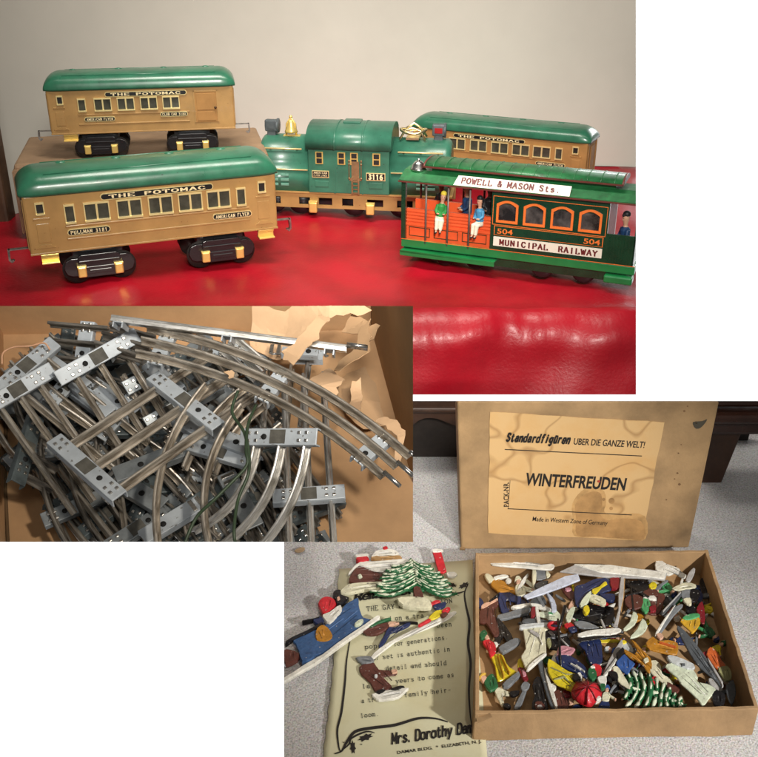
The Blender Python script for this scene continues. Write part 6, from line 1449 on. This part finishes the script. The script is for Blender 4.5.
for i in range(11):
    y0 = 100 + i * 15; ln = 105 + i * 10; dr = 40 + i * 3
    for sg in (-1, 1):
        L_ = ln * (1.25 if sg < 0 else 1.15) * rt.uniform(.85, 1.1)
        st.append((TH((212 + i * 3, y0), (212 + i * 3 + sg * L_ * .35, y0 + dr * .75), (212 + i * 3 + sg * L_ * .75, y0 + dr * 1.15 + rt.uniform(-6, 6)), (212 + i * 3 + sg * L_ * 1.15, y0 + dr * 1.1 + rt.uniform(-10, 8))), 1.0))
fir('snow covered fir tree figurine with drooping branches at the top of the leaflet', st, .12, .026, trunk=TH((218, 300), (265, 300), (288, 368), (258, 372), (228, 372)),
    extra=[('core', 'green', TH((190, 105), (215, 100), (262, 190), (300, 260), (290, 310), (200, 312), (150, 280), (175, 200)), -.03), ('snow_base', 'cream', TH((112, 375), (180, 362), (300, 368), (335, 398), (332, 432), (240, 432), (150, 418)), .0)])
fg('post_box_figurine', 'red signpost figurine with white cap beside the fir tree on the leaflet', [('post', 'red', TH((345, 52), (402, 46), (420, 110), (438, 180), (415, 192), (385, 185)), 0, 1), ('cap', 'white', TH((342, 42), (370, 36), (410, 40), (408, 54), (350, 58)), .012), ('snow', 'white', TH((440, 190), (490, 185), (508, 205), (480, 220), (445, 215)), .002)], z=.1)
fg('tow_figurine', 'figurine pair with a running man pulling a child on a long white strip', [
 ('strip', 'white', TH((-60, 740), (0, 682), (120, 610), (250, 548), (370, 490), (480, 442), (502, 455), (440, 500), (330, 550), (200, 600), (100, 645), (-50, 762))),
 ('legs', 'navy', TH((-10, 668), (25, 610), (58, 550), (110, 552), (180, 522), (202, 525), (180, 548), (110, 578), (70, 590), (40, 640), (5, 680)), .008), ('coat', 'brown', TH((-120, 560), (-60, 540), (0, 530), (60, 520), (50, 560), (-20, 600), (-90, 600)), .008), ('arm', 'skin', TH((55, 520), (120, 518), (125, 530), (60, 545)), .012), ('rope', 'black', TH((100, 522), (200, 515), (250, 522), (250, 528), (180, 524), (105, 530)), .01, 1), ('scarf', 'green', TH((-80, 545), (0, 512), (60, 492), (70, 500), (0, 530), (-60, 560)), .01)], z=.06, cuts=[])
fg('sledging_child_figurine', 'child figurine in yellow with navy hat and red skis riding on the white strip', [
 ('coat', 'yellow', TH((318, 490), (345, 455), (385, 430), (425, 442), (395, 475), (345, 498))), ('hat', 'navy', TH((350, 408), (390, 395), (432, 385), (428, 412), (385, 438), (358, 428)), .012), ('sleeve', 'red', TH((320, 402), (355, 378), (385, 374), (400, 385), (360, 400), (335, 412)), .01), ('ski', 'red', TH((250, 535), (290, 512), (320, 495), (335, 505), (300, 525), (262, 545)), .006), ('leg', 'red', TH((405, 445), (440, 422), (462, 425), (455, 445), (420, 462)), .006), ('seat', 'brown', TH((395, 470), (425, 455), (445, 460), (415, 485)), .004)], z=.12)
fg('standing_man_figurine', 'man figurine in dark brown coat and grey hat, low on the leaflet', [
 ('coat', 'brown', T4((165, 118), (195, 102), (228, 100), (248, 128), (300, 132), (322, 138), (318, 152), (268, 158), (285, 180), (305, 205), (270, 220), (238, 232), (212, 185), (175, 152))), ('hat', 'grey', T4((150, 82), (180, 76), (212, 76), (228, 92), (215, 104), (175, 105)), .012), ('hand', 'skin', T4((298, 136), (322, 132), (325, 145), (305, 150)), .014), ('button', 'pale', T4((228, 158), (242, 156), (240, 166), (230, 166)), .022), ('boot', 'black', T4((232, 228), (262, 216), (278, 222), (250, 240)), .01), ('boot', 'black', T4((300, 214), (335, 202), (356, 206), (330, 220), (302, 222)), .01),
 ('snow_base', 'white', T4((218, 236), (250, 226), (310, 215), (372, 208), (362, 222), (330, 250), (290, 258), (248, 262), (228, 250)), -.004)], z=.05)
lf = [at(x, y, .02) for x, y in TG((70, 38), (100, 22), (135, 20), (130, 42), (95, 52), (72, 46))]; o = sum(lf, Vector()) / 6
mb = MB(); slab(mb, [((p - o).x, (p - o).y) for p in lf], 0, .012); tag(mb.build('dry_leaf', mat('dry_leaf', (.40, .28, .16), .8, var=.2), M=K.M @ Matrix.Translation(o)), 'small tan dry leaf lying on the carpet at far left', 'leaf')
# ------------------------------------------------------------------ lamps over the displays
area('table_softbox', (-0.8, 11.6, 9.2), (-0.3, 13.7, 0.0), 250, 6.0, 2.2, (1, 0.94, 0.85), 80)
area('front_softbox', (1.0, -1.0, 8.0), (0, 14.5, 0.8), 240, 2.5, 2.5, (1, 0.96, 0.89), 50)
area('added_wall_fill', (0, 12.5, 9.5), (0, 18.3, 5.0), 190, 16, 1, (1, 0.94, 0.85), 90)  # added fill that only brightens the back wall
def kw(x, y, z): return K.M @ Vector((x, y, z))
tgt = K.at(585, 650)
spot('figurine_lamp', kw(6.8, 0.2, 5.6), kw(tgt.x - .1, tgt.y, 0), 4700, 37, 1.0, .2, (1, .95, .89))
tgt2 = B.at(215, 430, .5)
spot('track_lamp', B.M @ Vector((2.2, 0.8, 7.0)), B.M @ tgt2, 1350, 47, .6, .2, (1, .90, .76))
